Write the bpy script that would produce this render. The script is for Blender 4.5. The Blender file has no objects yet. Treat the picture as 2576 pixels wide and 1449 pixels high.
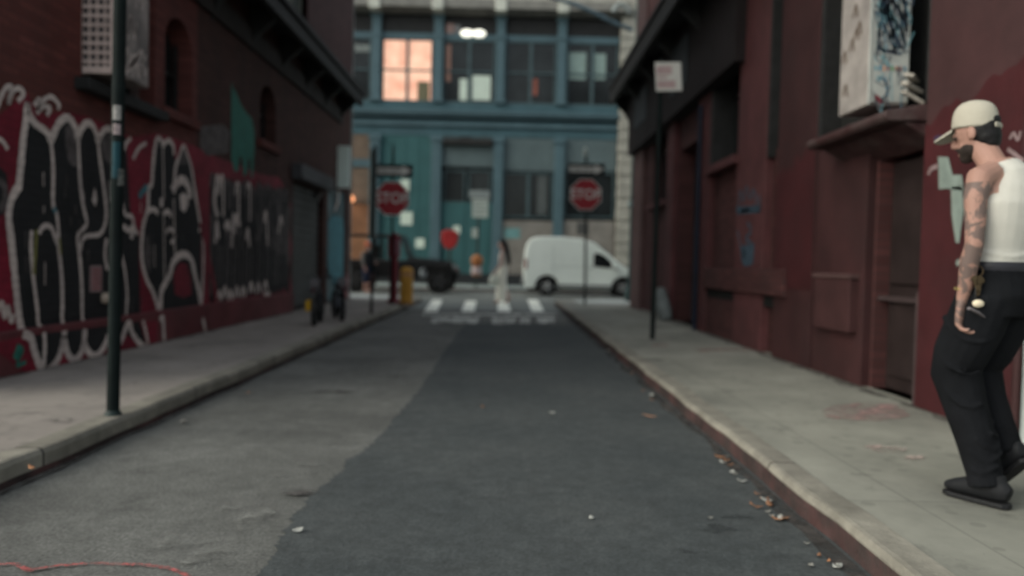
import bpy, bmesh, math, random
from mathutils import Vector, Matrix, Euler
R = math.radians
random.seed(11)
SC = bpy.context.scene
COL = SC.collection
# ------------------------------------------------------------------ camera, sky, sun, exposure
F_PX = 1850.0                      # focal length for a picture 2576 px wide
CAM_Z = 1.10
def cam_matrix():
    d = Vector((-13, 62.5, -F_PX)).normalized()          # street direction (+Y) seen from the camera
    u = Vector((math.sin(R(1.25)), math.cos(R(1.25)), 0))
    u = (u - d * u.dot(d)).normalized()
    x = d.cross(u)
    m = Matrix((x, d, u))                                # rows: world axes in camera coordinates = columns transposed
    return m
MW = cam_matrix()
cam_data = bpy.data.cameras.new('camera')
cam = bpy.data.objects.new('camera', cam_data); COL.objects.link(cam)
cam.matrix_world = Matrix.Translation((0, 0, CAM_Z)) @ MW.to_4x4()
cam_data.sensor_width = 36.0
cam_data.lens = 36.0 * F_PX / 2576.0
cam_data.clip_start = 0.05; cam_data.clip_end = 600
cam_data.dof.use_dof = True
cam_data.dof.focus_distance = 1.85
cam_data.dof.aperture_fstop = 1.45
SC.camera = cam
SUN_DIR = Vector((-0.86, -0.30, 0.60)).normalized()      # towards the light
w = bpy.data.worlds.new('World'); SC.world = w; w.use_nodes = True
nt = w.node_tree; bg = nt.nodes['Background']
sky = nt.nodes.new('ShaderNodeTexSky'); sky.sky_type = 'NISHITA'; sky.sun_disc = False
sky.sun_elevation = math.asin(SUN_DIR.z); sky.sun_rotation = math.atan2(SUN_DIR.x, SUN_DIR.y)
sky.air_density = 1.0; sky.dust_density = 2.5; sky.ozone_density = 1.0
hs = nt.nodes.new('ShaderNodeHueSaturation'); hs.inputs['Saturation'].default_value = .38      # thin overcast: the sky is greyer than a clear one
nt.links.new(sky.outputs[0], hs.inputs['Color'])
tn = nt.nodes.new('ShaderNodeMix'); tn.data_type = 'RGBA'; tn.blend_type = 'MULTIPLY'; tn.inputs[0].default_value = 1; tn.inputs[7].default_value = (.97, 1, .95, 1)
nt.links.new(hs.outputs[0], tn.inputs[6]); nt.links.new(tn.outputs[2], bg.inputs[0]); bg.inputs[1].default_value = 0.15
sl = bpy.data.lights.new('sun', 'SUN'); sl.energy = 0.48; sl.angle = R(60); sl.color = (1, .95, .82)
so = bpy.data.objects.new('sun', sl); COL.objects.link(so)
so.rotation_euler = SUN_DIR.to_track_quat('Z', 'Y').to_euler()
SC.view_settings.view_transform = 'Standard'; SC.view_settings.look = 'None'
SC.view_settings.gamma = 1.0; SC.view_settings.exposure = 0.9
SC.view_settings.use_curve_mapping = False

# ------------------------------------------------------------------ pixel -> place helpers (real planes of the street)
def ray(px, py):
    v = Vector((px - 1288, 724.5 - py, -F_PX))
    return (MW @ v)
O = Vector((0, 0, CAM_Z))
def on_y(px, py, Y): r = ray(px, py); return O + r * (Y / r.y)
def on_x(px, py, X): r = ray(px, py); return O + r * (X / r.x)
def on_z(px, py, Z): r = ray(px, py); return O + r * ((Z - CAM_Z) / r.z)

# ------------------------------------------------------------------ materials
MATS = {}
def mat(name, rgb, rough=.8, var=.3, scale=5.0, bump=0.0, metal=0.0, dirt=0.0, dirt_rgb=(.03, .028, .026), emit=0, spec=.2, fine=60, coat=0):
    if name in MATS: return MATS[name]
    m = bpy.data.materials.new(name); m.use_nodes = True
    n = m.node_tree.nodes; l = m.node_tree.links
    b = n['Principled BSDF']
    b.inputs['Roughness'].default_value = rough; b.inputs['Metallic'].default_value = metal
    b.inputs['Specular IOR Level'].default_value = spec
    if coat: b.inputs['Coat Weight'].default_value = coat; b.inputs['Coat Roughness'].default_value = .12
    tc = n.new('ShaderNodeTexCoord')
    no = n.new('ShaderNodeTexNoise'); no.inputs['Scale'].default_value = scale; no.inputs['Detail'].default_value = 8; no.inputs['Roughness'].default_value = .62
    l.new(tc.outputs['Object'], no.inputs['Vector'])
    ra = n.new('ShaderNodeValToRGB')
    lo = [max(0, c * (1 - var)) for c in rgb]; hi = [min(1, c * (1 + var)) for c in rgb]
    ra.color_ramp.elements[0].position = .3; ra.color_ramp.elements[0].color = (*lo, 1)
    ra.color_ramp.elements[1].position = .7; ra.color_ramp.elements[1].color = (*hi, 1)
    l.new(no.outputs['Fac'], ra.inputs[0]); out = ra.outputs[0]
    if dirt:
        n2 = n.new('ShaderNodeTexNoise'); n2.inputs['Scale'].default_value = scale * .35; n2.inputs['Detail'].default_value = 6; n2.inputs['Roughness'].default_value = .7
        l.new(tc.outputs['Object'], n2.inputs['Vector'])
        r2 = n.new('ShaderNodeValToRGB'); r2.color_ramp.elements[0].position = .48; r2.color_ramp.elements[1].position = .68
        r2.color_ramp.elements[0].color = (0, 0, 0, 1); r2.color_ramp.elements[1].color = (dirt, dirt, dirt, 1)
        l.new(n2.outputs['Fac'], r2.inputs[0])
        mx = n.new('ShaderNodeMix'); mx.data_type = 'RGBA'
        l.new(r2.outputs[0], mx.inputs[0]); l.new(out, mx.inputs[6]); mx.inputs[7].default_value = (*dirt_rgb, 1); out = mx.outputs[2]
    l.new(out, b.inputs['Base Color'])
    if bump:
        n3 = n.new('ShaderNodeTexNoise'); n3.inputs['Scale'].default_value = fine; n3.inputs['Detail'].default_value = 5
        l.new(tc.outputs['Object'], n3.inputs['Vector'])
        bp = n.new('ShaderNodeBump'); bp.inputs['Strength'].default_value = bump; bp.inputs['Distance'].default_value = .01
        l.new(n3.outputs['Fac'], bp.inputs['Height']); l.new(bp.outputs[0], b.inputs['Normal'])
    if emit:
        b.inputs['Emission Color'].default_value = (*rgb, 1); b.inputs['Emission Strength'].default_value = emit
    MATS[name] = m; return m

def brick_mat(name, rgb, mortar, var=.35, along='y', scale=1.0, wear=(.05, .03, .03), wear_amt=.5):
    """painted brick: courses run along the wall, worn patches and streaks"""
    m = bpy.data.materials.new(name); m.use_nodes = True
    n = m.node_tree.nodes; l = m.node_tree.links; b = n['Principled BSDF']
    b.inputs['Roughness'].default_value = .8; b.inputs['Specular IOR Level'].default_value = .15
    tc = n.new('ShaderNodeTexCoord'); sp = n.new('ShaderNodeSeparateXYZ'); cb = n.new('ShaderNodeCombineXYZ')
    l.new(tc.outputs['Object'], sp.inputs[0])
    l.new(sp.outputs['Y' if along == 'y' else 'X'], cb.inputs[0]); l.new(sp.outputs['Z'], cb.inputs[1])
    br = n.new('ShaderNodeTexBrick'); l.new(cb.outputs[0], br.inputs['Vector'])
    br.inputs['Scale'].default_value = scale; br.inputs['Brick Width'].default_value = .215; br.inputs['Row Height'].default_value = .072
    br.inputs['Mortar Size'].default_value = .008; br.inputs['Bias'].default_value = 0
    br.inputs['Color1'].default_value = (*[c * (1 - var) for c in rgb], 1); br.inputs['Color2'].default_value = (*[c * (1 + var) for c in rgb], 1)
    br.inputs['Mortar'].default_value = (*mortar, 1)
    mp = n.new('ShaderNodeMapping'); mp.inputs['Scale'].default_value = (1.3, 1.3, .45); l.new(tc.outputs['Object'], mp.inputs[0])
    no = n.new('ShaderNodeTexNoise'); no.inputs['Scale'].default_value = 1.6; no.inputs['Detail'].default_value = 9; no.inputs['Roughness'].default_value = .68
    l.new(mp.outputs[0], no.inputs['Vector'])
    ra = n.new('ShaderNodeValToRGB'); ra.color_ramp.elements[0].position = .42; ra.color_ramp.elements[1].position = .68
    ra.color_ramp.elements[0].color = (0, 0, 0, 1); ra.color_ramp.elements[1].color = (wear_amt,) * 3 + (1,)
    l.new(no.outputs['Fac'], ra.inputs[0])
    mx = n.new('ShaderNodeMix'); mx.data_type = 'RGBA'; l.new(ra.outputs[0], mx.inputs[0]); l.new(br.outputs['Color'], mx.inputs[6]); mx.inputs[7].default_value = (*wear, 1)
    l.new(mx.outputs[2], b.inputs['Base Color'])
    bp = n.new('ShaderNodeBump'); bp.inputs['Strength'].default_value = .5; bp.inputs['Distance'].default_value = .008; bp.invert = True
    l.new(br.outputs['Fac'], bp.inputs['Height']); l.new(bp.outputs[0], b.inputs['Normal'])
    MATS[name] = m; return m

def asphalt_mat(name, rgb, rgb2, grit=.5, crack=0.0, warm=None):
    m = bpy.data.materials.new(name); m.use_nodes = True
    n = m.node_tree.nodes; l = m.node_tree.links; b = n['Principled BSDF']
    b.inputs['Roughness'].default_value = .82; b.inputs['Specular IOR Level'].default_value = .35
    tc = n.new('ShaderNodeTexCoord')
    def noise(s, d, r=.6):
        x = n.new('ShaderNodeTexNoise'); x.inputs['Scale'].default_value = s; x.inputs['Detail'].default_value = d; x.inputs['Roughness'].default_value = r
        l.new(tc.outputs['Object'], x.inputs['Vector']); return x
    a = noise(.9, 8, .62); ra = n.new('ShaderNodeValToRGB')
    ra.color_ramp.elements[0].position = .35; ra.color_ramp.elements[1].position = .68
    ra.color_ramp.elements[0].color = (*rgb, 1); ra.color_ramp.elements[1].color = (*rgb2, 1)
    l.new(a.outputs['Fac'], ra.inputs[0])
    k = noise(9, 6, .75); rk = n.new('ShaderNodeValToRGB'); rk.color_ramp.elements[0].position = .3; rk.color_ramp.elements[1].position = .72
    rk.color_ramp.elements[0].color = (.74,)*3 + (1,); rk.color_ramp.elements[1].color = (1.28,)*3 + (1,); l.new(k.outputs['Fac'], rk.inputs[0])
    mk = n.new('ShaderNodeMix'); mk.data_type = 'RGBA'; mk.blend_type = 'MULTIPLY'; mk.inputs[0].default_value = 1; l.new(ra.outputs[0], mk.inputs[6]); l.new(rk.outputs[0], mk.inputs[7])
    g = noise(70, 3, .7); rg = n.new('ShaderNodeValToRGB'); rg.color_ramp.elements[0].position = .3; rg.color_ramp.elements[1].position = .75
    rg.color_ramp.elements[0].color = (1 - grit,) * 3 + (1,); rg.color_ramp.elements[1].color = (1 + grit,) * 3 + (1,)
    l.new(g.outputs['Fac'], rg.inputs[0])
    mu = n.new('ShaderNodeMix'); mu.data_type = 'RGBA'; mu.blend_type = 'MULTIPLY'; mu.inputs[0].default_value = 1
    l.new(mk.outputs[2], mu.inputs[6]); l.new(rg.outputs[0], mu.inputs[7]); out = mu.outputs[2]
    s = noise(2.6, 6, .75); rs = n.new('ShaderNodeValToRGB'); rs.color_ramp.elements[0].position = .58; rs.color_ramp.elements[1].position = .74
    rs.color_ramp.elements[0].color = (0, 0, 0, 1); rs.color_ramp.elements[1].color = (.55,) * 3 + (1,)
    l.new(s.outputs['Fac'], rs.inputs[0])
    mx = n.new('ShaderNodeMix'); mx.data_type = 'RGBA'; l.new(rs.outputs[0], mx.inputs[0]); l.new(out, mx.inputs[6]); mx.inputs[7].default_value = (*[c * .45 for c in rgb], 1); out = mx.outputs[2]
    if crack:
        vo = n.new('ShaderNodeTexVoronoi'); vo.feature = 'DISTANCE_TO_EDGE'; vo.inputs['Scale'].default_value = .7
        wn = noise(3, 4); va = n.new('ShaderNodeVectorMath'); va.operation = 'ADD'
        l.new(tc.outputs['Object'], va.inputs[0]); l.new(wn.outputs['Color'], va.inputs[1]); l.new(va.outputs[0], vo.inputs['Vector'])
        lt = n.new('ShaderNodeMath'); lt.operation = 'LESS_THAN'; lt.inputs[1].default_value = .006; l.new(vo.outputs['Distance'], lt.inputs[0])
        ml = n.new('ShaderNodeMath'); ml.operation = 'MULTIPLY'; ml.inputs[1].default_value = crack; l.new(lt.outputs[0], ml.inputs[0])
        m3 = n.new('ShaderNodeMix'); m3.data_type = 'RGBA'; l.new(ml.outputs[0], m3.inputs[0]); l.new(out, m3.inputs[6]); m3.inputs[7].default_value = (.02, .02, .02, 1); out = m3.outputs[2]
    l.new(out, b.inputs['Base Color'])
    bp = n.new('ShaderNodeBump'); bp.inputs['Strength'].default_value = .6; bp.inputs['Distance'].default_value = .006
    l.new(g.outputs['Fac'], bp.inputs['Height']); l.new(bp.outputs[0], b.inputs['Normal'])
    MATS[name] = m; return m

def paving_mat(name, rgb, rgb2, joint, fw, fl):
    """concrete flags with thin joints, stains and speckle"""
    m = bpy.data.materials.new(name); m.use_nodes = True
    n = m.node_tree.nodes; l = m.node_tree.links; b = n['Principled BSDF']
    b.inputs['Roughness'].default_value = .85; b.inputs['Specular IOR Level'].default_value = .3
    tc = n.new('ShaderNodeTexCoord')
    def noise(s, d, r=.6):
        x = n.new('ShaderNodeTexNoise'); x.inputs['Scale'].default_value = s; x.inputs['Detail'].default_value = d; x.inputs['Roughness'].default_value = r
        l.new(tc.outputs['Object'], x.inputs['Vector']); return x
    a = noise(1.1, 9, .65); ra = n.new('ShaderNodeValToRGB'); ra.color_ramp.elements[0].position = .34; ra.color_ramp.elements[1].position = .66
    ra.color_ramp.elements[0].color = (*rgb, 1); ra.color_ramp.elements[1].color = (*rgb2, 1); l.new(a.outputs['Fac'], ra.inputs[0])
    br = n.new('ShaderNodeTexBrick'); br.offset = 0.0; br.inputs['Scale'].default_value = 1; br.inputs['Brick Width'].default_value = fw; br.inputs['Row Height'].default_value = fl
    br.inputs['Mortar Size'].default_value = .006; br.inputs['Color1'].default_value = (.93, .93, .93, 1); br.inputs['Color2'].default_value = (1.05, 1.05, 1.05, 1); br.inputs['Mortar'].default_value = (joint,) * 3 + (1,)
    l.new(tc.outputs['Object'], br.inputs['Vector'])
    mu = n.new('ShaderNodeMix'); mu.data_type = 'RGBA'; mu.blend_type = 'MULTIPLY'; mu.inputs[0].default_value = 1
    l.new(ra.outputs[0], mu.inputs[6]); l.new(br.outputs['Color'], mu.inputs[7])
    s = noise(3.2, 7, .75); rs = n.new('ShaderNodeValToRGB'); rs.color_ramp.elements[0].position = .57; rs.color_ramp.elements[1].position = .72
    rs.color_ramp.elements[0].color = (0, 0, 0, 1); rs.color_ramp.elements[1].color = (.7,) * 3 + (1,); l.new(s.outputs['Fac'], rs.inputs[0])
    mx = n.new('ShaderNodeMix'); mx.data_type = 'RGBA'; l.new(rs.outputs[0], mx.inputs[0]); l.new(mu.outputs[2], mx.inputs[6]); mx.inputs[7].default_value = (*[c * .45 for c in rgb], 1)
    vo = n.new('ShaderNodeTexVoronoi'); vo.inputs['Scale'].default_value = 6.5; l.new(tc.outputs['Object'], vo.inputs['Vector'])
    lt = n.new('ShaderNodeMath'); lt.operation = 'LESS_THAN'; lt.inputs[1].default_value = .20; l.new(vo.outputs['Distance'], lt.inputs[0])
    ml = n.new('ShaderNodeMath'); ml.operation = 'MULTIPLY'; ml.inputs[1].default_value = .24; l.new(lt.outputs[0], ml.inputs[0])
    m3 = n.new('ShaderNodeMix'); m3.data_type = 'RGBA'; l.new(ml.outputs[0], m3.inputs[0]); l.new(mx.outputs[2], m3.inputs[6]); m3.inputs[7].default_value = (*[c * .35 for c in rgb], 1)
    l.new(m3.outputs[2], b.inputs['Base Color'])
    g = noise(90, 3, .7); bp = n.new('ShaderNodeBump'); bp.inputs['Strength'].default_value = .4; bp.inputs['Distance'].default_value = .004
    l.new(g.outputs['Fac'], bp.inputs['Height']); l.new(bp.outputs[0], b.inputs['Normal'])
    MATS[name] = m; return m

def blotchy(m, lo, hi, scale):
    """paint or dirt that covers only in blotches"""
    n = m.node_tree.nodes; l = m.node_tree.links; b = n['Principled BSDF']
    tc = n.new('ShaderNodeTexCoord'); no = n.new('ShaderNodeTexNoise'); no.inputs['Scale'].default_value = scale; no.inputs['Detail'].default_value = 7; no.inputs['Roughness'].default_value = .7
    l.new(tc.outputs['Object'], no.inputs['Vector']); ra = n.new('ShaderNodeValToRGB'); ra.color_ramp.elements[0].position = lo; ra.color_ramp.elements[1].position = hi
    l.new(no.outputs['Fac'], ra.inputs[0]); l.new(ra.outputs[0], b.inputs['Alpha'])

def glass_mat(name, rgb, rough=.12):
    m = mat(name, rgb, rough=max(rough, .18), var=.4, scale=1.3, spec=.22); return m

# ------------------------------------------------------------------ mesh builder
class MB:
    def __init__(self, T=None): self.bm = bmesh.new(); self.T = T
    def v(self, p):
        p = Vector(p)
        if self.T is not None: p = self.T @ p
        return self.bm.verts.new(p)
    def face(self, pts, m=0):
        try:
            f = self.bm.faces.new([self.v(p) for p in pts]); f.material_index = m; return f
        except ValueError: return None
    def box(self, x0, x1, y0, y1, z0, z1, m=0):
        if x1 < x0: x0, x1 = x1, x0
        if y1 < y0: y0, y1 = y1, y0
        if z1 < z0: z0, z1 = z1, z0
        c = [self.v(p) for p in ((x0,y0,z0),(x1,y0,z0),(x1,y1,z0),(x0,y1,z0),(x0,y0,z1),(x1,y0,z1),(x1,y1,z1),(x0,y1,z1))]
        for q in ((0,3,2,1),(4,5,6,7),(0,1,5,4),(1,2,6,5),(2,3,7,6),(3,0,4,7)):
            f = self.bm.faces.new([c[i] for i in q]); f.material_index = m
        return self
    def prism(self, pts, axis, a, b, m=0):
        """pts: (x,z) for axis y, (y,z) for axis x, (x,y) for axis z"""
        mk = {'y': lambda p, t: (p[0], t, p[1]), 'x': lambda p, t: (t, p[0], p[1]), 'z': lambda p, t: (p[0], p[1], t)}[axis]
        A = [self.v(mk(p, a)) for p in pts]; B = [self.v(mk(p, b)) for p in pts]; n = len(pts)
        for q in (A[::-1], B):
            f = self.bm.faces.new(q); f.material_index = m
        for i in range(n):
            f = self.bm.faces.new((A[i], A[(i+1) % n], B[(i+1) % n], B[i])); f.material_index = m
        return self
    def tube(self, pts, rad, n=10, m=0, ref=(0, 0, 1), closed=False):
        pts = [Vector(p) for p in pts]; k = len(pts)
        if not isinstance(rad, (list, tuple)): rad = [rad] * k
        rings = []; ref = Vector(ref)
        for i, p in enumerate(pts):
            if i: ref = a
            if closed: t = pts[(i+1) % k] - pts[i-1]
            else: t = (pts[min(i+1, k-1)] - pts[max(i-1, 0)])
            t.normalize()
            a = ref - t * ref.dot(t)
            if a.length < 1e-3: a = Vector((1, 0, 0)) - t * t.x
            if a.length < 1e-3: a = Vector((0, 1, 0)) - t * t.y
            a.normalize(); b = t.cross(a)
            r = rad[i]; ra, rb = r if isinstance(r, (list, tuple)) else (r, r)
            rings.append([self.v(p + a * (ra * math.cos(2*math.pi*j/n)) + b * (rb * math.sin(2*math.pi*j/n))) for j in range(n)])
        for i in range(k if closed else k-1):
            A, B = rings[i], rings[(i+1) % k]
            for j in range(n):
                f = self.bm.faces.new((A[j], A[(j+1) % n], B[(j+1) % n], B[j])); f.material_index = m
        if not closed:
            f = self.bm.faces.new(rings[0][::-1]); f.material_index = m
            f = self.bm.faces.new(rings[-1]); f.material_index = m
        return self
    def lathe(self, c, prof, n=20, m=0, axis='z'):
        c = Vector(c); rings = []
        for r, h in prof:
            ring = []
            for j in range(n):
                a = 2*math.pi*j/n; q = {'z': (r*math.cos(a), r*math.sin(a), h), 'y': (r*math.cos(a), h, r*math.sin(a)), 'x': (h, r*math.cos(a), r*math.sin(a))}[axis]
                ring.append(self.v(c + Vector(q)))
            rings.append(ring)
        for A, B in zip(rings, rings[1:]):
            for j in range(n):
                f = self.bm.faces.new((A[j], A[(j+1) % n], B[(j+1) % n], B[j])); f.material_index = m
        for q in (rings[0][::-1], rings[-1]):
            f = self.bm.faces.new(q); f.material_index = m
        return self
    def ell(self, c, r, m=0, n=16, rot=None, zmin=-1.0, zmax=1.0):
        c = Vector(c); r = r if isinstance(r, (tuple, list)) else (r, r, r)
        rings = []; k = max(6, n // 2)
        a0 = math.asin(max(-1, zmin)); a1 = math.asin(min(1, zmax))
        for i in range(k + 1):
            t = a0 + (a1 - a0) * i / k; cr = max(math.cos(t), .012); z = math.sin(t); ring = []
            for j in range(n):
                a = 2*math.pi*j/n; p = Vector((r[0]*cr*math.cos(a), r[1]*cr*math.sin(a), r[2]*z))
                if rot is not None: p = rot @ p
                ring.append(self.v(c + p))
            rings.append(ring)
        for A, B in zip(rings, rings[1:]):
            for j in range(n):
                f = self.bm.faces.new((A[j], A[(j+1) % n], B[(j+1) % n], B[j])); f.material_index = m
        for q in (rings[0][::-1], rings[-1]):
            f = self.bm.faces.new(q); f.material_index = m
        return self
    def ribbon(self, pts, width, nrm, m=0):
        """a painted stroke: a flat strip lying on a surface of normal nrm"""
        pts = [Vector(p) for p in pts]; nrm = Vector(nrm); L = []; Rr = []; k = len(pts)
        for i, p in enumerate(pts):
            t = pts[min(i+1, k-1)] - pts[max(i-1, 0)]; s = nrm.cross(t)
            if s.length < 1e-6: continue
            s.normalize(); wd = width[i] if isinstance(width, (list, tuple)) else width
            L.append(self.v(p + s*wd/2)); Rr.append(self.v(p - s*wd/2))
        for i in range(len(L)-1):
            f = self.bm.faces.new((L[i], Rr[i], Rr[i+1], L[i+1])); f.material_index = m
        return self
    def build(self, name, mats, parent=None, world=True, bevel=0, smooth=None, segs=2, recalc=True, mods=None):
        if parent is not None and world:
            inv = Matrix.Translation(-Vector(parent.location)); self.bm.transform(inv)
        if recalc: bmesh.ops.recalc_face_normals(self.bm, faces=self.bm.faces[:])
        me = bpy.data.meshes.new(name); self.bm.to_mesh(me); self.bm.free()
        if not isinstance(mats, (list, tuple)): mats = [mats]
        for q in mats: me.materials.append(q)
        o = bpy.data.objects.new(name, me); COL.objects.link(o)
        if parent is not None: o.parent = parent
        if smooth is not None:
            me.polygons.foreach_set('use_smooth', [True]*len(me.polygons)); me.set_sharp_from_angle(angle=R(smooth))
        if bevel:
            bv = o.modifiers.new('bevel', 'BEVEL'); bv.width = bevel; bv.segments = segs; bv.limit_method = 'ANGLE'; bv.angle_limit = R(35)
        if mods: mods(o)
        return o

def tag(o, label, cat, group=None, kind=None):
    if kind: o['kind'] = kind
    if label: o['label'] = label
    if cat: o['category'] = cat
    if group: o['group'] = group
    return o
def thing(name, label, cat, loc=(0, 0, 0), rz=0, group=None):
    o = bpy.data.objects.new(name, None); COL.objects.link(o); o.location = loc; o.rotation_euler = (0, 0, rz); o.empty_display_size = .2
    return tag(o, label, cat, group)
def struct(mb, name, mats, **k):
    o = mb.build(name, mats, **k); o['kind'] = 'structure'; return o
def dup(root, loc, rz=0, label=None, group=None):
    def cp(o, par):
        c = o.copy(); COL.objects.link(c)
        if par is not None: c.parent = par
        for ch in list(o.children): cp(ch, c)
        return c
    r = cp(root, None); r.location = loc; r.rotation_euler = (0, 0, rz)
    if label: r['label'] = label
    if group: r['group'] = group
    return r
def fluid(o, voxel=.008, it=6, f=.5):
    md = o.modifiers.new('remesh', 'REMESH'); md.mode = 'VOXEL'; md.voxel_size = voxel; md.use_smooth_shade = True
    sm = o.modifiers.new('smooth', 'SMOOTH'); sm.iterations = it; sm.factor = f
def curve_pts(pts, k=6):
    """Catmull-Rom through 2-D or 3-D points"""
    P = [Vector(p) for p in pts]; out = []
    for i in range(len(P)-1):
        a = P[max(i-1, 0)]; b = P[i]; c = P[i+1]; d = P[min(i+2, len(P)-1)]
        for j in range(k):
            t = j/k; out.append(.5*((2*b) + (c-a)*t + (2*a-5*b+4*c-d)*t*t + (3*b-a-3*c+d)*t*t*t))
    out.append(P[-1]); return out
def text(s, size, m, parent, loc, rot, name='lettering', extrude=.001, world=True, sx=1.0):
    c = bpy.data.curves.new('t', 'FONT'); c.body = s; c.size = size; c.extrude = extrude; c.align_x = 'CENTER'; c.align_y = 'CENTER'; c.offset = size*.012
    o = bpy.data.objects.new('t', c); COL.objects.link(o)
    bpy.context.view_layer.update()
    me = bpy.data.meshes.new_from_object(o); bpy.data.objects.remove(o)
    me.transform(Matrix.Diagonal((sx, 1, 1, 1)))
    me.materials.clear(); me.materials.append(m)
    q = bpy.data.objects.new(name, me); COL.objects.link(q); q.parent = parent
    q.location = Vector(loc) - (Vector(parent.location) if world else Vector()); q.rotation_euler = rot
    return q

exec_parts = True
# ------------------------------------------------------------------ ground, roads, pavements
m_asph = asphalt_mat('old_asphalt', (.080, .080, .074), (.150, .150, .138), .5, crack=.0)
m_patch = asphalt_mat('new_asphalt', (.044, .051, .052), (.068, .074, .073), .34)
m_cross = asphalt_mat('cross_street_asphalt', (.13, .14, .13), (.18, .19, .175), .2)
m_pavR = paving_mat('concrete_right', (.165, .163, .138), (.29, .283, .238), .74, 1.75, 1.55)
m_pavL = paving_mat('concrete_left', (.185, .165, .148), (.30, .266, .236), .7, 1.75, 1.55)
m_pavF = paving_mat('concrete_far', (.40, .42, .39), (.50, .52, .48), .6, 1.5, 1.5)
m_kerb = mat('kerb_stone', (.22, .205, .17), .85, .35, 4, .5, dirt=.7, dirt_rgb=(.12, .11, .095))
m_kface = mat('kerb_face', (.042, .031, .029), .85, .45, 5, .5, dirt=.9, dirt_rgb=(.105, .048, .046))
def joints(m, step):
    n = m.node_tree.nodes; l = m.node_tree.links; b = n['Principled BSDF']; src = b.inputs['Base Color'].links[0].from_socket
    tc = n.new('ShaderNodeTexCoord'); sp = n.new('ShaderNodeSeparateXYZ'); l.new(tc.outputs['Object'], sp.inputs[0])
    d = n.new('ShaderNodeMath'); d.operation = 'DIVIDE'; d.inputs[1].default_value = step; l.new(sp.outputs['Y'], d.inputs[0])
    f = n.new('ShaderNodeMath'); f.operation = 'FRACT'; l.new(d.outputs[0], f.inputs[0])
    c = n.new('ShaderNodeMath'); c.operation = 'LESS_THAN'; c.inputs[1].default_value = .012/step*1.2; l.new(f.outputs[0], c.inputs[0])
    mx = n.new('ShaderNodeMix'); mx.data_type = 'RGBA'; l.new(c.outputs[0], mx.inputs[0]); l.new(src, mx.inputs[6]); mx.inputs[7].default_value = (.05, .045, .04, 1); l.new(mx.outputs[2], b.inputs['Base Color'])
joints(m_kerb, 1.83)
m_white = mat('road_paint', (.84, .84, .74), .7, .12, 6, .2, dirt=.4, dirt_rgb=(.5, .5, .45))
m_worn = mat('worn_road_paint', (.58, .58, .53), .75, .3, 6, .2, dirt=.9, dirt_rgb=(.2, .2, .19))
m_pink = mat('pink_spray', (.36, .095, .09), .8, .4, 30, 0, dirt=.8, dirt_rgb=(.17, .10, .092))
blotchy(m_pink, .40, .60, 26)
KL, KR = -2.30, 1.33              # kerb lines
g = MB(); g.face([(-400, -400, -.03), (400, -400, -.03), (400, 400, -.03), (-400, 400, -.03)]); struct(g, 'ground', m_cross)
g = MB(); g.face([(KL-.02, -4, 0), (KR+.02, -4, 0), (KR+.02, 21.6, 0), (KL-.02, 21.6, 0)]); struct(g, 'road', m_asph)
g = MB(); g.face([(-45, 16.9, .004), (45, 16.9, .004), (45, 29, .004), (-45, 29, .004)]); struct(g, 'cross_street', m_cross)
# fresh asphalt strip: ragged left edge runs from the stop line towards the camera
edge = [(1170, 818), (1158, 830), (1138, 856), (1118, 886), (1097, 915), (1078, 948), (1050, 985), (1022, 1018), (998, 1046), (968, 1085), (938, 1112), (905, 1140), (872, 1158), (860, 1186), (838, 1198), (806, 1228), (778, 1252), (758, 1282), (735, 1300), (722, 1330), (700, 1356), (690, 1388), (672, 1412), (648, 1446)]
pe = []
for a, b in zip(edge, edge[1:]):
    for t in (0, .12, .25, .37, .5, .62, .75, .87):
        pe.append((a[0]+(b[0]-a[0])*t + random.uniform(-6, 6)*(b[1]-700)/400, a[1]+(b[1]-a[1])*t))
pw = [on_z(px, py, .008) for px, py in pe]
lx = pw[-1]
poly = [(KR+.01, 13.3, .008)] + [(p.x, p.y, .008) for p in pw] + [(lx.x - .12, lx.y - .5, .008), (lx.x - .5, lx.y - 1.4, .008), (lx.x-.7, -4, .008), (KR+.01, -4, .008)]
poly[1] = (poly[1][0], 13.3, .008)
g = MB(); g.face(poly); struct(g, 'asphalt_patch', m_patch)

def sweep_kerb(path, inward, name, mid=.09):
    """kerb of stone with a darker face; path runs along the road edge, inward = +1 when the pavement lies to the left"""
    P = [Vector((p[0], p[1], 0)) for p in path]; wdt = .14
    N = []
    for i in range(len(P)):
        t = (P[min(i+1, len(P)-1)] - P[max(i-1, 0)]).normalized(); N.append(Vector((-t.y, t.x, 0)) * inward)
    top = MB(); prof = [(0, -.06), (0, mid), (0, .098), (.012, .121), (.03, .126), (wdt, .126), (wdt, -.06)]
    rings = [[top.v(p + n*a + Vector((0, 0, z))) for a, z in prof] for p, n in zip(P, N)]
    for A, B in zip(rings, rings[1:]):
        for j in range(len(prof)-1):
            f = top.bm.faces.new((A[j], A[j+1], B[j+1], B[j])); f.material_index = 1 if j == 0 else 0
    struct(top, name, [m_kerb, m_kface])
    return [p + n*wdt for p, n in zip(P, N)]
def arc(cx, cy, r, a0, a1, n=8): return [(cx + r*math.cos(R(a0+(a1-a0)*i/n)), cy + r*math.sin(R(a0+(a1-a0)*i/n))) for i in range(n+1)]
def jit(path): return [(x + random.uniform(-.016, .016), y) for x, y in path]
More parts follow.
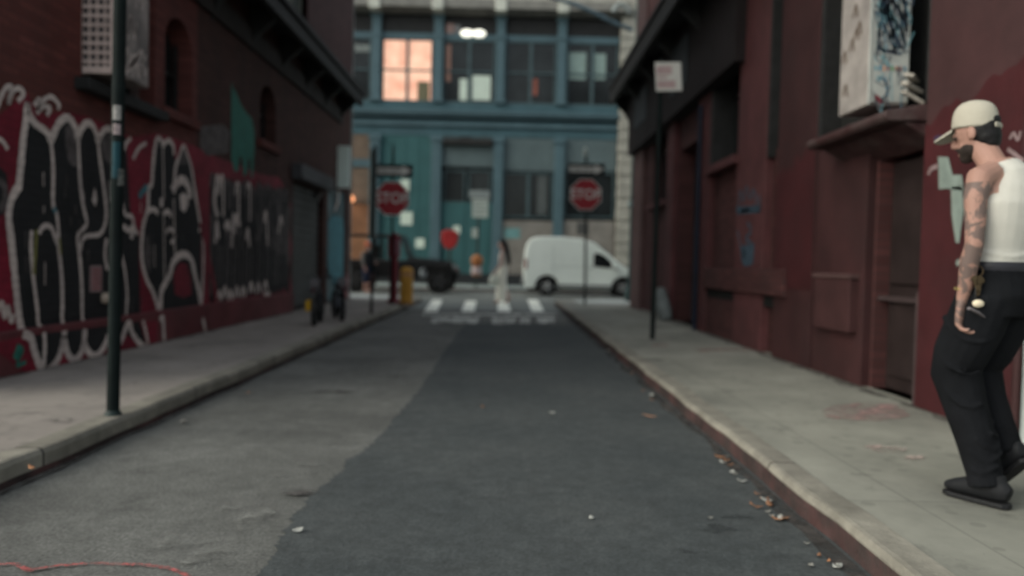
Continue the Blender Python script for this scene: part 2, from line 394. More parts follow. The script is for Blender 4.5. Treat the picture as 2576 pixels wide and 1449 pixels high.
# left: road edge from behind the camera to the corner, then along the cross street
pl = jit([(KL, -4 + .3*i) for i in range(80)]) + arc(KL-1.3, 20.0, 1.3, 0, 90) + [(-45, 21.3)]
il = sweep_kerb(pl, 1, 'kerb_left', .035)
g = MB(); g.prism([(p.x+.004, p.y) for p in il] + [(-45, -4)], 'z', -.05, .120); struct(g, 'pavement_left', m_pavL)
pr = jit([(KR, -4 + .3*i) for i in range(80)]) + arc(KR+1.3, 20.0, 1.3, 180, 90) + [(45, 21.3)]
ir = sweep_kerb(pr, -1, 'kerb_right')
g = MB(); g.prism(([(p.x-.004, p.y) for p in ir] + [(45, -4)])[::-1], 'z', -.05, .120); struct(g, 'pavement_right', m_pavR)
pf = [(-45, 28.4), (45, 28.4)]
m_kerb0 = m_kerb; m_kerb = mat('far_kerb_stone', (.20, .22, .21), .85, .2, 3)
iff = sweep_kerb(pf, 1, 'kerb_far')
m_kerb = m_kerb0
g = MB(); g.box(-45, 45, 28.55, 60, -.05, .120); struct(g, 'pavement_far', paving_mat('concrete_opposite', (.17, .20, .19), (.23, .265, .25), .6, 1.5, 1.5))
# lighter corner flags of the cross street pavement
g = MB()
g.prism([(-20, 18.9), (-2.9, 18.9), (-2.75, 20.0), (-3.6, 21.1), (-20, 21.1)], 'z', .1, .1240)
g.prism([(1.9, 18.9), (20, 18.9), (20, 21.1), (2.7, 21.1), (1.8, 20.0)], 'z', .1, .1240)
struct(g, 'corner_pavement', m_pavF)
# painted bars of the crosswalk and what is left of the stop line
g = MB()
for (a, b, c, d) in (((1088, 754), (1113, 754), (1100, 784), (1066, 784)), ((1172, 757), (1199, 757), (1193, 784), (1160, 784)), ((1252, 757), (1276, 757), (1286, 784), (1252, 784)), ((1327, 754), (1352, 754), (1369, 784), (1338, 784))):
    g.face([on_z(*p, .010) for p in (d, c, b, a)])
struct(g, 'crosswalk', m_white)
g = MB()
for x0, x1, t in ((1088, 1172, .4), (1175, 1205, .0), (1238, 1268, 0), (1272, 1300, 0), (1309, 1335, .0), (1352, 1395, .4)):
    n = 5
    up = [on_z(x0+(x1-x0)*i/n + random.uniform(-2, 2), 797+random.uniform(0, 3), .013) for i in range(n+1)]
    dn = [on_z(x0-2+(x1-x0)*i/n + random.uniform(-2, 2), 815+random.uniform(-5, 2)-6*t, .013) for i in range(n+1)]
    g.face(dn + up[::-1])
struct(g, 'stop_line', m_worn)
g = MB()
for x0, x1 in ((1060, 1400),): g.face([on_z(*p, .0105) for p in ((x0, 794), (x1, 794), (x1-4, 789), (x0+6, 789))])
struct(g, 'faded_line', m_worn)
def dirt_strip(x, y0, y1, z, wd, name, m):
    g = MB(); n = 90; L = []; Q = []
    for i in range(n+1):
        y = y0 + (y1-y0)*i/n; L.append((x, y, z)); Q.append((x + wd*random.uniform(.25, 1.0), y, z))
    for i in range(n): g.face([L[i], Q[i], Q[i+1], L[i+1]] if wd > 0 else [Q[i], L[i], L[i+1], Q[i+1]])
    struct(g, name, m)
m_dirt = mat('wall_foot_dirt', (.085, .078, .068), .9, .5, 14, .3, dirt=.8, dirt_rgb=(.14, .13, .115))
m_gut = mat('gutter_dirt', (.055, .050, .046), .9, .5, 14, .3, dirt=.8, dirt_rgb=(.08, .07, .064))
dirt_strip(3.02, 4.3, 17.8, .1245, -.16, 'dirt', m_dirt); dirt_strip(-3.92, 5.0, 18.5, .1245, .10, 'dirt', m_dirt)
dirt_strip(KR-.012, -2, 19.5, .0115, -.10, 'gutter', m_gut); dirt_strip(KL+.016, -2, 19.5, .0115, .05, 'gutter', m_gut)
# pink spray marks
def spray(name, strokes, z, wd):
    g = MB()
    for s in strokes:
        c = [on_z(p[0], p[1], z) for p in s]; c = curve_pts(c, 8)
        g.ribbon([p + Vector((random.uniform(-.004, .004), random.uniform(-.004, .004), 0)) for p in c], [wd*random.uniform(.7, 1.25) for _ in c], (0, 0, 1))
    struct(g, name, m_pink, recalc=False)
spray('spray_mark_road', [[(-60, 1424), (0, 1418), (40, 1419), (78, 1434)], [(64, 1437), (110, 1427), (180, 1419), (270, 1417), (360, 1421), (430, 1431), (476, 1452), (490, 1475)]], .009, .022)
spray('spray_mark_pavement', [[(1755, 882), (1800, 880), (1860, 880), (1910, 880)], [(1640, 868), (1680, 869)]], .127, .09)
g = MB()
def blob(cx, cy, rx, ry, z, n=26, amp=.25):
    return [on_z(cx + rx*math.cos(2*math.pi*i/n)*random.uniform(1-amp, 1), cy + ry*math.sin(2*math.pi*i/n)*random.uniform(1-amp, 1), z) for i in range(n)]
g.face(blob(2180, 1036, 128, 26, .126)[::-1])
struct(g, 'paint_stain', mat('faded_pink', (.30, .19, .175), .8, .3, 9, 0, dirt=.7, dirt_rgb=(.36, .33, .29)))
g = MB()
for c in ((2240, 1130, 50, 9), (2300, 1150, 30, 6), (2195, 1122, 30, 5)): g.face(blob(*c, .126)[::-1])
struct(g, 'paint_stain', mat('pale_pink', (.36, .27, .24), .8, .3, 9, 0, dirt=.7, dirt_rgb=(.38, .35, .3)))
g = MB()
for c in ((150, 1058, 50, 7, .126), (840, 985, 70, 5, .011), (1000, 945, 40, 2.5, .011), (760, 1240, 90, 8, .011), (1640, 905, 40, 5, .126)): g.face(blob(*c, amp=.6)[::-1])
struct(g, 'stain', mat('old_stain', (.075, .070, .066), .85, .35, 20, 0, dirt=1, dirt_rgb=(.12, .118, .108)))
g = MB()
for c in ((1800, 1330, 60, 16, .012), (1740, 1385, 80, 10, .012), (1860, 1300, 50, 8, .012)): g.face(blob(*c, amp=.6)[::-1])
struct(g, 'stain', mat('wet_stain', (.043, .048, .049), .85, .25, 20, 0, dirt=1, dirt_rgb=(.056, .062, .062)))
for k_, lo_, hi_, sc_ in (('faded_pink', .40, .62, 7), ('pale_pink', .42, .64, 9), ('old_stain', .42, .62, 8), ('wet_stain', .42, .68, 7), ('wall_foot_dirt', .38, .60, 9), ('gutter_dirt', .36, .58, 9), ('road_paint', .18, .32, 6), ('worn_road_paint', .36, .52, 6)):
    blotchy(MATS[k_], lo_, hi_, sc_)
g = MB()
for c in ((620, 1290, 90, 60, .0105), (740, 1190, 80, 18, .0105), (480, 1380, 160, 40, .0105), (780, 1165, 60, 7, .0107)): g.face(blob(*c, amp=.5)[::-1])
m_wear = mat('pale_wear', (.19, .19, .175), .9, .2, 20, .2); blotchy(m_wear, .46, .75, 5); struct(g, 'worn_patch', m_wear)
# ------------------------------------------------------------------ buildings
class Wall:
    """a wall face: s along, t up, d outward"""
    def __init__(self, fn): self.fn = fn
def wall_sheet(mb, fn, s0, s1, t0, t1, openings, m=0, mrec=1):
    """front sheet with real recessed openings: (s0,s1,t0,t1,depth,arch)"""
    S = sorted({s0, s1, *[o[0] for o in openings], *[o[1] for o in openings]}); T = sorted({t0, t1, *[o[2] for o in openings], *[o[3] for o in openings]})
    S = [s for s in S if s0 <= s <= s1]; T = [t for t in T if t0 <= t <= t1]
    for a, b in zip(S, S[1:]):
        for c, d in zip(T, T[1:]):
            mid = ((a+b)/2, (c+d)/2)
            if any(o[0] < mid[0] < o[1] and o[2] < mid[1] < o[3] for o in openings): continue
            mb.face([fn(a, c, 0), fn(b, c, 0), fn(b, d, 0), fn(a, d, 0)], m)
    for o in openings:
        a, b, c, d, dp = o[:5]; arch = o[5] if len(o) > 5 else 0
        for p, q in (((a, c), (b, c)), ((b, c), (b, d)), ((b, d), (a, d)), ((a, d), (a, c))):
            mb.face([fn(p[0], p[1], 0), fn(q[0], q[1], 0), fn(q[0], q[1], -dp), fn(p[0], p[1], -dp)], m)
        mb.face([fn(a, c, -dp), fn(b, c, -dp), fn(b, d, -dp), fn(a, d, -dp)], mrec)
        if arch:
            n = 8; r = (b-a)/2; cx = (a+b)/2
            for sgn in (-1, 1):
                cur = [(cx + sgn*r*math.sin(math.pi/2*i/n), d - arch + arch*math.cos(math.pi/2*i/n)) for i in range(n+1)]
                for dd in (0, -dp*.98):
                    mb.face([fn(cx + sgn*r, d, dd)] + [fn(x, t, dd) for x, t in cur[::-1]], m)
                for p, q in zip(cur, cur[1:]):
                    mb.face([fn(p[0], p[1], 0), fn(q[0], q[1], 0), fn(q[0], q[1], -dp), fn(p[0], p[1], -dp)], m)
LX, RX = -4.0, 3.0
fl = lambda s, t, d: (LX + d, s, t)
fr = lambda s, t, d: (RX - d, s, t)
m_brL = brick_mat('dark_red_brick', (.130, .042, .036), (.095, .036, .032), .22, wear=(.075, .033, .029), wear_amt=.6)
m_brLf = brick_mat('brown_brick', (.080, .042, .041), (.062, .036, .036), .2, wear=(.052, .033, .033), wear_amt=.5)
m_brR = brick_mat('oxblood_brick', (.070, .027, .026), (.052, .025, .025), .24, wear=(.042, .024, .023), wear_amt=.55)
m_dark = mat('dark_recess', (.018, .018, .018), .9, .2, 4, spec=.1)
m_black = mat('black_iron', (.022, .022, .022), .65, .3, 8, .2, dirt=.4, dirt_rgb=(.022, .02, .018), spec=.2)
m_trim = mat('weathered_trim', (.10, .085, .075), .8, .3, 4, .3, dirt=.5)
m_redp = mat('red_paint', (.13, .036, .04), .7, .28, 2.5, .15, dirt=.6, dirt_rgb=(.08, .036, .036))
m_glassd = glass_mat('dark_window', (.020, .024, .025), .1)
# ---- left building
bl = thing('brick_building', 'dark red brick building on the left with graffiti along its foot', 'building', (LX, 8, 0))
Z = lambda px, py, X: on_x(px, py, X).z
Yw = lambda px, X: on_x(px, 500, X).y
winA = (Yw(205, LX), Yw(388, LX), 2.73, 4.4, .28)
ar1 = (Yw(412, LX), Yw(482, LX), 2.82, 3.94, .26, .36)
ar2 = (Yw(652, LX), Yw(692, LX), 3.0, 3.94, .26, .36)
upw = (12.6, 14.5, 5.55, 7.4, .2)
shut = (13.75, 16.05, .12, 2.55, .22)
door2 = (16.45, 18.2, .12, 2.75, .12)
upw2 = (5.5, 6.9, 5.55, 7.4, .2); upw3 = (9.7, 11.2, 5.55, 7.4, .2)
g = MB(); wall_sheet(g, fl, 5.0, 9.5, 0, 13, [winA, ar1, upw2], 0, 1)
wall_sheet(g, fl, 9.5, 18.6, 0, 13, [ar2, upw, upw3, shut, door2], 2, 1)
g.face([fl(18.6, 0, 0), fl(18.6, 0, -14), fl(18.6, 13, -14), fl(18.6, 13, 0)], 0)
g.face([fl(5.0, 0, 0), fl(5.0, 0, -14), fl(5.0, 13, -14), fl(5.0, 13, 0)], 0)
g.face([fl(5.0, 13, 0), fl(18.6, 13, 0), fl(18.6, 13, -14), fl(5.0, 13, -14)], 0)
g.face([fl(5.0, 0, -14), fl(18.6, 0, -14), fl(18.6, 13, -14), fl(5.0, 13, -14)], 0)
g.build('wall', [m_brL, m_dark, brick_mat('dark_brown_brick', (.066, .030, .025), (.050, .027, .023), .24, wear=(.038, .024, .021), wear_amt=.7)], bl, recalc=False)  # far section of the wall in a darker brown brick
g = MB(); g.box(LX-.02, LX+.085, 5.02, 13.6, .0, .47); g.build('plinth', m_redp, bl, bevel=.012)
# brown upper bay near the corner, slightly proud of the brick
g = MB(); wall_sheet(g, lambda s, t, d: (LX+.03+d, s, t), 12.2, 18.62, 5.02, 12.9, [upw], 0, 1)
g.build('upper_wall', [m_brLf, m_dark], bl, recalc=False)
for o in (upw, upw2, upw3):
    g = MB(); xx = LX - .12
    for s in (o[0]+.04, (o[0]+o[1])/2, o[1]-.04): g.box(xx-.03, xx+.03, s-.04, s+.04, o[2]+.01, o[3]-.01)
    for t in (o[2]+.05, (o[2]+o[3])/2, o[3]-.05): g.box(xx-.028, xx+.028, o[0]+.005, o[1]-.005, t-.035, t+.035)
    f = g.build('window', mat('grey_window_frame', (.16, .165, .14), .6), bl)
    g = MB(); g.box(xx-.012, xx-.004, o[0]+.02, o[1]-.02, o[2]+.02, o[3]-.02); p = g.build('pane', glass_mat('grey_pane', (.075, .088, .08), .15), bl)
    p.parent = f
# arched windows: frame bars and dark panes
for o in (ar1, ar2):
    g = MB(); xx = LX - .2
    for s in (o[0]+.03, (o[0]+o[1])/2, o[1]-.03): g.box(xx-.02, xx+.02, s-.025, s+.025, o[2]+.01, o[3]-.22)
    for t in (o[2]+.04, o[2]+.5): g.box(xx-.018, xx+.018, o[0]+.005, o[1]-.005, t-.02, t+.02)
    f = g.build('window', m_black, bl)
    g = MB(); g.box(LX-.04, LX+.07, o[0]-.1, o[1]+.1, o[2]-.12, o[2]-.005); s = g.build('sill', m_brL, bl, bevel=.008); s.parent = f
# roller shutter, steel door beside the corner
g = MB()
for i in range(30): g.box(LX-.17+(i % 2)*.018, LX-.12+(i % 2)*.018, shut[0]+.03, shut[1]-.03, .13+i*.08, .13+i*.08+.077)
g.build('roller_shutter', mat('grey_shutter', (.060, .064, .064), .55, .3, 3, .2, dirt=.6, dirt_rgb=(.03, .032, .034)), bl)
g = MB(); g.box(LX-.05, LX+.20, shut[0]-.1, shut[1]+.1, 2.58, 2.86); g.build('shutter_hood', mat('hood_metal', (.055, .055, .06), .5), bl, bevel=.015)
g = MB(); g.box(LX-.10, LX-.06, door2[0]+.02, door2[1]-.02, .13, 2.73)
for s in (.06, .62, 1.18, 1.68): g.box(LX-.062, LX-.03, door2[0]+s, door2[0]+s+.05, .14, 2.70)
g.build('steel_doors', mat('teal_doors', (.10, .155, .165), .6, .45, 2.2, .1, dirt=.7, dirt_rgb=(.05, .07, .075)), bl, bevel=.004)
# ledge between the storeys: iron fascia, soffit and brackets
g = MB(); g.box(LX-.02, LX+.50, 8.0, 17.6, 4.92, 5.02); g.box(LX+.40, LX+.51, 8.0, 17.62, 4.74, 4.95); g.box(LX+.47, LX+.56, 8.0, 17.65, 4.98, 5.08)
g.build('ledge', m_black, bl, bevel=.01)
for i in range(7):
    g = MB(); y = 8.4 + i*1.48; g.prism([(LX+.0, 4.915), (LX+.42, 4.915), (LX+.36, 4.72), (LX+.12, 4.50), (LX+.0, 4.25)], 'y', y, y+.12); g.build('bracket', m_black, bl)
g = MB(); g.box(LX-.02, LX+.06, 8.1, 17.5, 4.3, 4.6); g.build('frieze', mat('dark_frieze', (.030, .026, .024), .8, .3, 3), bl)  # dark band along the wall below the ledge
g = MB(); g.box(LX-.05, LX+.14, winA[0]-.12, winA[1]+.06, 2.61, 2.725); g.build('window_sill', m_black, bl, bevel=.01)
g = MB(); xx = LX-.2
for s in (winA[0]+.05, winA[0]+.55, winA[1]-.05): g.box(xx-.03, xx+.03, s-.04, s+.04, 2.74, 4.39)
g.build('window_frame', mat('old_wood', (.10, .075, .07), .7), bl)
for a in (.16, .3):
    g = MB(); g.tube([(LX+.02, winA[0]+.05, 3.35-a), (LX+.12, winA[0]+.5, 3.75-a)], .015, 6); g.build('stay', mat('old_wood', (.10, .075, .07)), bl)
# white edging strip and stickers on the corner
g = MB(); g.box(LX-.04, LX+.05, 18.60, 18.66, .12, 12.9); g.build('corner_strip', mat('pale_corner', (.25, .25, .24), .7, .5, 1.5, .1, dirt=.8, dirt_rgb=(.10, .085, .09)), bl)
g = MB()
for z0, z1, y0, y1 in ((.13, .75, 18.28, 18.57),): g.box(LX+.0, LX+.012, y0, y1, z0, z1)
g.build('pasted_poster', mat('pinkish_paper', (.24, .10, .105), .8, .4, 4), bl)

# graffiti: paint lying on the wall and on the plinth, a few millimetres proud
m_gred = mat('graffiti_red', (.20, .015, .031), .65, .35, 2.2, 0, dirt=.5, dirt_rgb=(.065, .018, .022))
m_gblk = mat('graffiti_black', (.024, .024, .025), .75, .25, 3, spec=.15)
m_gwht = mat('graffiti_white', (.66, .56, .51), .7, .2, 3.5, 0, dirt=.55, dirt_rgb=(.33, .28, .28))
m_ggry = mat('graffiti_grey', (.10, .085, .083), .7, .5, 7, 0)
m_gteal = mat('graffiti_teal', (.03, .17, .13), .65, .25, 3, 0, dirt=.4, dirt_rgb=(.02, .07, .06))
m_gblue = mat('graffiti_blue', (.05, .16, .19), .65, .3, 5)
m_gyel = mat('graffiti_yellow', (.20, .19, .06), .65, .3, 5)
WX = LX + .003; PX_ = LX + .088
def gpoly(mb, pts, X, lift, m, smooth=0):
    q = curve_pts(pts + [pts[0]], smooth)[:-1] if smooth else pts
    mb.face([on_x(p[0], p[1], X + lift) for p in q], m)
def gline(mb, pts, X, wd, m, lift=.004, k=6):
    c = curve_pts(pts, k)
    P = [on_x(p[0], p[1], X + lift) for p in c]
    wd *= 1.25
    mb.ribbon(P, [wd*random.uniform(.85, 1.15) for _ in P], (1, 0, 0), m)
def brickify(m, cover=0):
    """brick relief under the paint, and thin worn spots where the wall comes through"""
    n = m.node_tree.nodes; l = m.node_tree.links; b = n['Principled BSDF']; out = n['Material Output']
    tc = n.new('ShaderNodeTexCoord'); sp = n.new('ShaderNodeSeparateXYZ'); cb = n.new('ShaderNodeCombineXYZ'); l.new(tc.outputs['Object'], sp.inputs[0]); l.new(sp.outputs['Y'], cb.inputs[0]); l.new(sp.outputs['Z'], cb.inputs[1])
    br = n.new('ShaderNodeTexBrick'); br.inputs['Scale'].default_value = 1; br.inputs['Brick Width'].default_value = .215; br.inputs['Row Height'].default_value = .072; br.inputs['Mortar Size'].default_value = .008
    br.inputs['Color1'].default_value = (1, 1, 1, 1); br.inputs['Color2'].default_value = (.92, .92, .92, 1); br.inputs['Mortar'].default_value = (.80, .79, .79, 1); l.new(cb.outputs[0], br.inputs['Vector'])
    src = b.inputs['Base Color'].links[0].from_socket; mu = n.new('ShaderNodeMix'); mu.data_type = 'RGBA'; mu.blend_type = 'MULTIPLY'; mu.inputs[0].default_value = 1; l.new(src, mu.inputs[6]); l.new(br.outputs['Color'], mu.inputs[7]); l.new(mu.outputs[2], b.inputs['Base Color'])
    bp = n.new('ShaderNodeBump'); bp.inputs['Strength'].default_value = .5; bp.inputs['Distance'].default_value = .008; bp.invert = True; l.new(br.outputs['Fac'], bp.inputs['Height']); l.new(bp.outputs[0], b.inputs['Normal'])
    if cover: blotchy(m, cover - .06, cover + .05, 7)
for q_ in (m_gred, m_gblk): brickify(q_)
for q_ in (m_gwht, m_ggry, m_gteal): brickify(q_, .27)
GM = [m_gred, m_gblk, m_gwht, m_ggry, m_gteal, m_gblue, m_gyel]
g = MB()
gpoly(g, [(-40, 300), (0, 290), (40, 255), (68, 232), (82, 262), (110, 290), (160, 280), (215, 292), (262, 310), (330, 345), (395, 335), (480, 362), (520, 385), (600, 415), (660, 440), (700, 445), (716, 470), (733, 520), (726, 560), (735, 620), (728, 680), (735, 725), (720, 764), (600, 775), (400, 800), (300, 806), (240, 815), (120, 828), (60, 836), (-40, 856)], WX, .001, 0)
gpoly(g, [(-30, 867), (58, 846), (110, 838), (240, 822), (395, 806), (395, 872), (330, 886), (190, 922), (105, 944), (60, 935)], PX_, .001, 0)
# piece A, black bodies
gpoly(g, [(72, 275), (85, 312), (108, 332), (128, 358), (142, 330), (165, 300), (185, 312), (200, 345), (215, 318), (238, 322), (250, 355), (262, 335), (285, 328), (318, 345), (322, 440), (326, 500), (330, 560), (345, 575), (352, 600), (350, 640), (352, 700), (352, 800), (240, 814), (112, 829), (56, 831), (45, 740), (30, 640), (24, 560), (26, 518), (40, 490), (50, 470), (55, 400), (60, 330)], WX, .003, 1)
gpoly(g, [(76, 846), (112, 838), (164, 832), (214, 826), (268, 820), (352, 808), (368, 868), (340, 852), (322, 806), (305, 860), (270, 850), (255, 880), (238, 893), (220, 882), (212, 860), (204, 890), (187, 905), (170, 888), (160, 856), (148, 890), (132, 922), (112, 936), (92, 890)], PX_, .003, 1)
WW = .052
for s, wd in (
    ([(70, 258), (66, 300), (59, 345), (54, 400), (50, 440), (47, 468), (37, 484), (27, 508), (22, 545), (27, 590), (33, 650), (39, 710), (45, 770), (51, 815), (57, 832)], .062),
    ([(70, 258), (74, 285), (88, 310), (108, 324), (120, 336), (127, 355)], .055),
    ([(127, 355), (138, 330), (150, 308), (166, 296), (180, 304), (191, 325), (196, 350)], .06),
    ([(196, 350), (204, 325), (219, 309), (233, 316), (242, 335), (247, 358)], .058),
    ([(247, 358), (256, 335), (268, 324), (282, 326)], .05),
    ([(127, 350), (132, 390), (134, 440), (133, 500), (136, 525), (143, 540), (147, 585), (146, 610), (151, 650), (156, 710), (157, 770), (156, 800), (162, 826)], .036),
    ([(197, 348), (199, 400), (202, 460), (208, 510), (216, 545), (219, 562), (208, 577), (197, 590), (196, 610), (202, 660), (206, 730), (207, 795), (214, 820)], .036),
    ([(247, 358), (253, 410), (261, 470), (267, 530), (264, 565), (252, 588), (235, 592), (218, 594), (207, 605), (202, 630)], .036),
    ([(80, 580), (78, 620), (82, 680), (88, 730), (94, 780), (97, 815), (112, 829)], .034),
    ([(98, 588), (106, 573), (118, 567), (130, 574), (138, 596), (146, 615)], .038),
    ([(268, 600), (264, 640), (270, 680)], .034),
    ([(305, 640), (314, 680), (320, 740), (318, 795), (326, 806)], .034),
    ([(300, 470), (308, 510), (316, 540), (332, 545), (338, 572), (346, 590)], .036),
    ([(300, 586), (312, 570), (322, 580), (335, 572), (330, 600)], .045),
    ):
    gline(g, s, WX, wd, 2, .006)
for s, wd in (
    ([(58, 840), (78, 850), (86, 880), (97, 912), (107, 938), (122, 932), (140, 915), (153, 885), (161, 850), (162, 832)], .06),
    ([(161, 845), (168, 882), (180, 903), (192, 904), (204, 888), (211, 862), (214, 828)], .058),
    ([(211, 860), (222, 884), (238, 896), (254, 884), (268, 858), (272, 842)], .058),
    ([(296, 872), (308, 850), (318, 822), (326, 812), (332, 835), (346, 858), (362, 872), (374, 874)], .056),
    ([(111, 836), (113, 870), (110, 925)], .036), ([(360, 806), (368, 840), (374, 872)], .036),
    ):
    gline(g, s, PX_, wd, 2, .006)
gpoly(g, [(165, 318), (178, 312), (192, 345), (196, 415), (186, 420), (172, 405), (165, 365)], WX, .005, 3)
gpoly(g, [(252, 352), (268, 335), (290, 340), (300, 420), (278, 415), (262, 400)], WX, .0045, 3)
gpoly(g, [(238, 470), (244, 500), (240, 520), (232, 505)], WX, .007, 2)
gline(g, [(92, 578), (90, 620), (86, 690)], WX, .03, 6, .008)
gline(g, [(150, 600), (153, 640)], WX, .02, 6, .008)
gline(g, [(134, 525), (142, 532)], WX, .04, 5, .009)
gline(g, [(40, 905), (52, 868)], PX_, .07, 4, .003); gline(g, [(58, 878), (44, 918), (66, 910)], PX_, .03, 4, .003)
gline(g, [(350, 495), (362, 478), (372, 470)], WX, .06, 5, .006)
for i in range(34):
    x = random.uniform(60, 510); y = random.uniform(420, 760); gline(g, [(x, y), (x + random.uniform(-1, 1), y + random.uniform(15, 60))], WX, .010, random.choice((2, 3, 3)), .008, 2)
# tags above and left of the piece
for s in ([(-20, 300), (0, 250), (14, 222), (30, 220), (20, 260), (34, 228), (48, 222), (60, 235), (45, 255)], [(86, 265), (100, 248), (95, 275), (112, 250), (130, 244), (148, 262), (146, 275)], [(92, 285), (108, 268), (126, 272), (118, 290)], [(-20, 370), (0, 350), (20, 375)], [(-10, 790), (5, 760), (12, 800), (20, 770), (28, 810), (34, 790)], [(305, 395), (318, 360), (330, 348)], [(335, 400), (350, 372), (368, 360)]):
    gline(g, s, WX, .035, 2, .006)
gpoly(g, [(-40, 430), (0, 420), (18, 440), (22, 500), (10, 540), (-40, 550)], WX, .002, 1)
gline(g, [(-20, 455), (8, 462), (14, 500), (0, 530)], WX, .05, 3, .006)
# piece B
gpoly(g, [(398, 350), (415, 358), (428, 355), (437, 372), (440, 400), (450, 400), (463, 370), (478, 400), (490, 450), (500, 520), (508, 570), (505, 640), (508, 780), (410, 790), (390, 755), (365, 700), (357, 640), (360, 570), (374, 530), (376, 470), (386, 430), (390, 380)], WX, .003, 1)
for s, wd in (
    ([(410, 362), (402, 348), (394, 352), (388, 385), (384, 430), (382, 462), (374, 475), (373, 520), (368, 540), (360, 570), (356, 625), (359, 665), (370, 705), (384, 732), (393, 760), (400, 784)], .05),
    ([(408, 372), (416, 358), (427, 354), (436, 368), (438, 390)], .045),
    ([(438, 470), (442, 420), (452, 395), (462, 368), (472, 392), (482, 425), (490, 480), (500, 540), (506, 575)], .05),
    ([(434, 480), (444, 462), (456, 452), (468, 458), (476, 478), (478, 500)], .085),
    ([(403, 784), (406, 735), (416, 712), (428, 690), (434, 664), (448, 645), (466, 640), (482, 654), (490, 690), (500, 730), (506, 770)], .075),
    ([(372, 532), (386, 526), (398, 536)], .05), ([(410, 540), (422, 532), (432, 545)], .05),
    ([(418, 585), (430, 575), (440, 595), (430, 612)], .04), ([(500, 582), (508, 576), (512, 640), (508, 760)], .045),
    ([(412, 540), (414, 700)], .02), ([(437, 500), (440, 640)], .022), ([(410, 365), (412, 500)], .02)):
    gline(g, s, WX, wd, 2, .006)
gpoly(g, [(452, 492), (462, 484), (472, 492), (474, 515), (464, 535), (455, 525)], WX, .007, 2)
gpoly(g, [(455, 385), (464, 368), (476, 410), (462, 415), (448, 412)], WX, .0065, 3)
gpoly(g, [(403, 497), (411, 500), (410, 522), (402, 520)], WX, .007, 2)
gpoly(g, [(362, 600), (372, 590), (384, 640), (376, 690), (364, 660)], WX, .005, 3)
gpoly(g, [(436, 688), (452, 660), (470, 664), (480, 700), (482, 740), (462, 750), (440, 740)], WX, .005, 0)
for s in ([(402, 806), (410, 800), (412, 835), (414, 868)], [(510, 800), (516, 830), (514, 858)]): gline(g, s, PX_, .055, 2, .004)
gline(g, [(505, 560), (520, 620), (534, 690), (548, 770)], WX, .09, 0, .007)
gline(g, [(497, 410), (500, 480), (508, 550)], WX, .05, 0, .007)
# piece C, grey letters crowded towards the shutter
def spiky(x0, x1, y0a, y0b, y1a, y1b, n, amp):
    up = []; dn = []
    for i in range(n+1):
        t = i/n; x = x0 + (x1-x0)*t
        up.append((x, y0a + (y0b-y0a)*t + (amp if i % 2 else -amp)*random.uniform(.4, 1))); dn.append((x, y1a + (y1b-y1a)*t + (amp if i % 2 else -amp)*random.uniform(.4, 1)))
    return up + dn[::-1]
gpoly(g, spiky(527, 728, 448, 480, 760, 732, 30, 15), WX, .003, 1)
for i in range(19):
    x = 533 + i*10.1 + random.uniform(-4, 4); t = 444 + i*2.0 + random.uniform(-8, 10); b_ = 752 - i*1.8
    gline(g, [(x, t + 30), (x + 2, t + 6), (x + 5, t), (x + 8, t + 12), (x + 8, t + random.uniform(40, 150))], WX, .05, 2 if i in (1, 2, 6, 9) else 3, .006)
    gline(g, [(x + 2, 560 + random.uniform(-40, 60)), (x + 4, 640), (x + 1, b_ - 8)], WX, .04, 3, .006)
    if i % 2: gline(g, [(x - 2, 570 + random.uniform(-40, 60)), (x + 3, 560 + random.uniform(-30, 40)), (x + 7, 585 + random.uniform(-30, 40))], WX, .055, 2 if i % 4 == 1 else 3, .0065)
for x, y in ((552, 748), (566, 738), (580, 746), (596, 738), (612, 738), (632, 726), (650, 728), (668, 722)):
    gline(g, [(x - 6, y + 10), (x, y - 14), (x + 5, y + 8)], WX, .06, 2, .007)
gpoly(g, [(664, 735), (680, 733), (680, 750), (665, 752)], WX, .009, 2)
for s in ([(543, 470), (540, 510), (548, 545)], [(590, 565), (596, 545), (602, 570)], [(566, 575), (574, 560), (578, 580)]): gline(g, s, WX, .08, 2, .007)
for s in ([(700, 500), (704, 540), (702, 640)], [(714, 540), (712, 590), (716, 640)], [(728, 520), (724, 600), (727, 660)]): gline(g, s, WX, .12, 3, .004)
# teal roller paint with drips, dull patch beside it
gpoly(g, [(582, 205), (587, 222), (594, 232), (606, 262), (618, 282), (634, 298), (640, 330), (640, 380), (636, 448), (632, 448), (629, 400), (624, 398), (622, 440), (612, 442), (609, 396), (602, 394), (600, 430), (590, 432), (582, 400)], WX, .002, 4)
gpoly(g, [(505, 318), (560, 312), (578, 330), (575, 385), (520, 392), (503, 370)], WX, .002, 3)
g.build('graffiti', GM, bl, recalc=False)
g = MB()
DX = LX - .03
gpoly(g, [(822, 560), (840, 540), (862, 548), (868, 600), (866, 700), (846, 720), (828, 690), (818, 620)], DX, .003, 5)
gline(g, [(800, 500), (815, 480), (835, 470), (845, 520)], DX, .1, 3, .006)
gline(g, [(830, 470), (848, 458), (852, 500), (842, 530)], DX, .08, 2, .006)
g.build('graffiti', GM, bl, recalc=False)
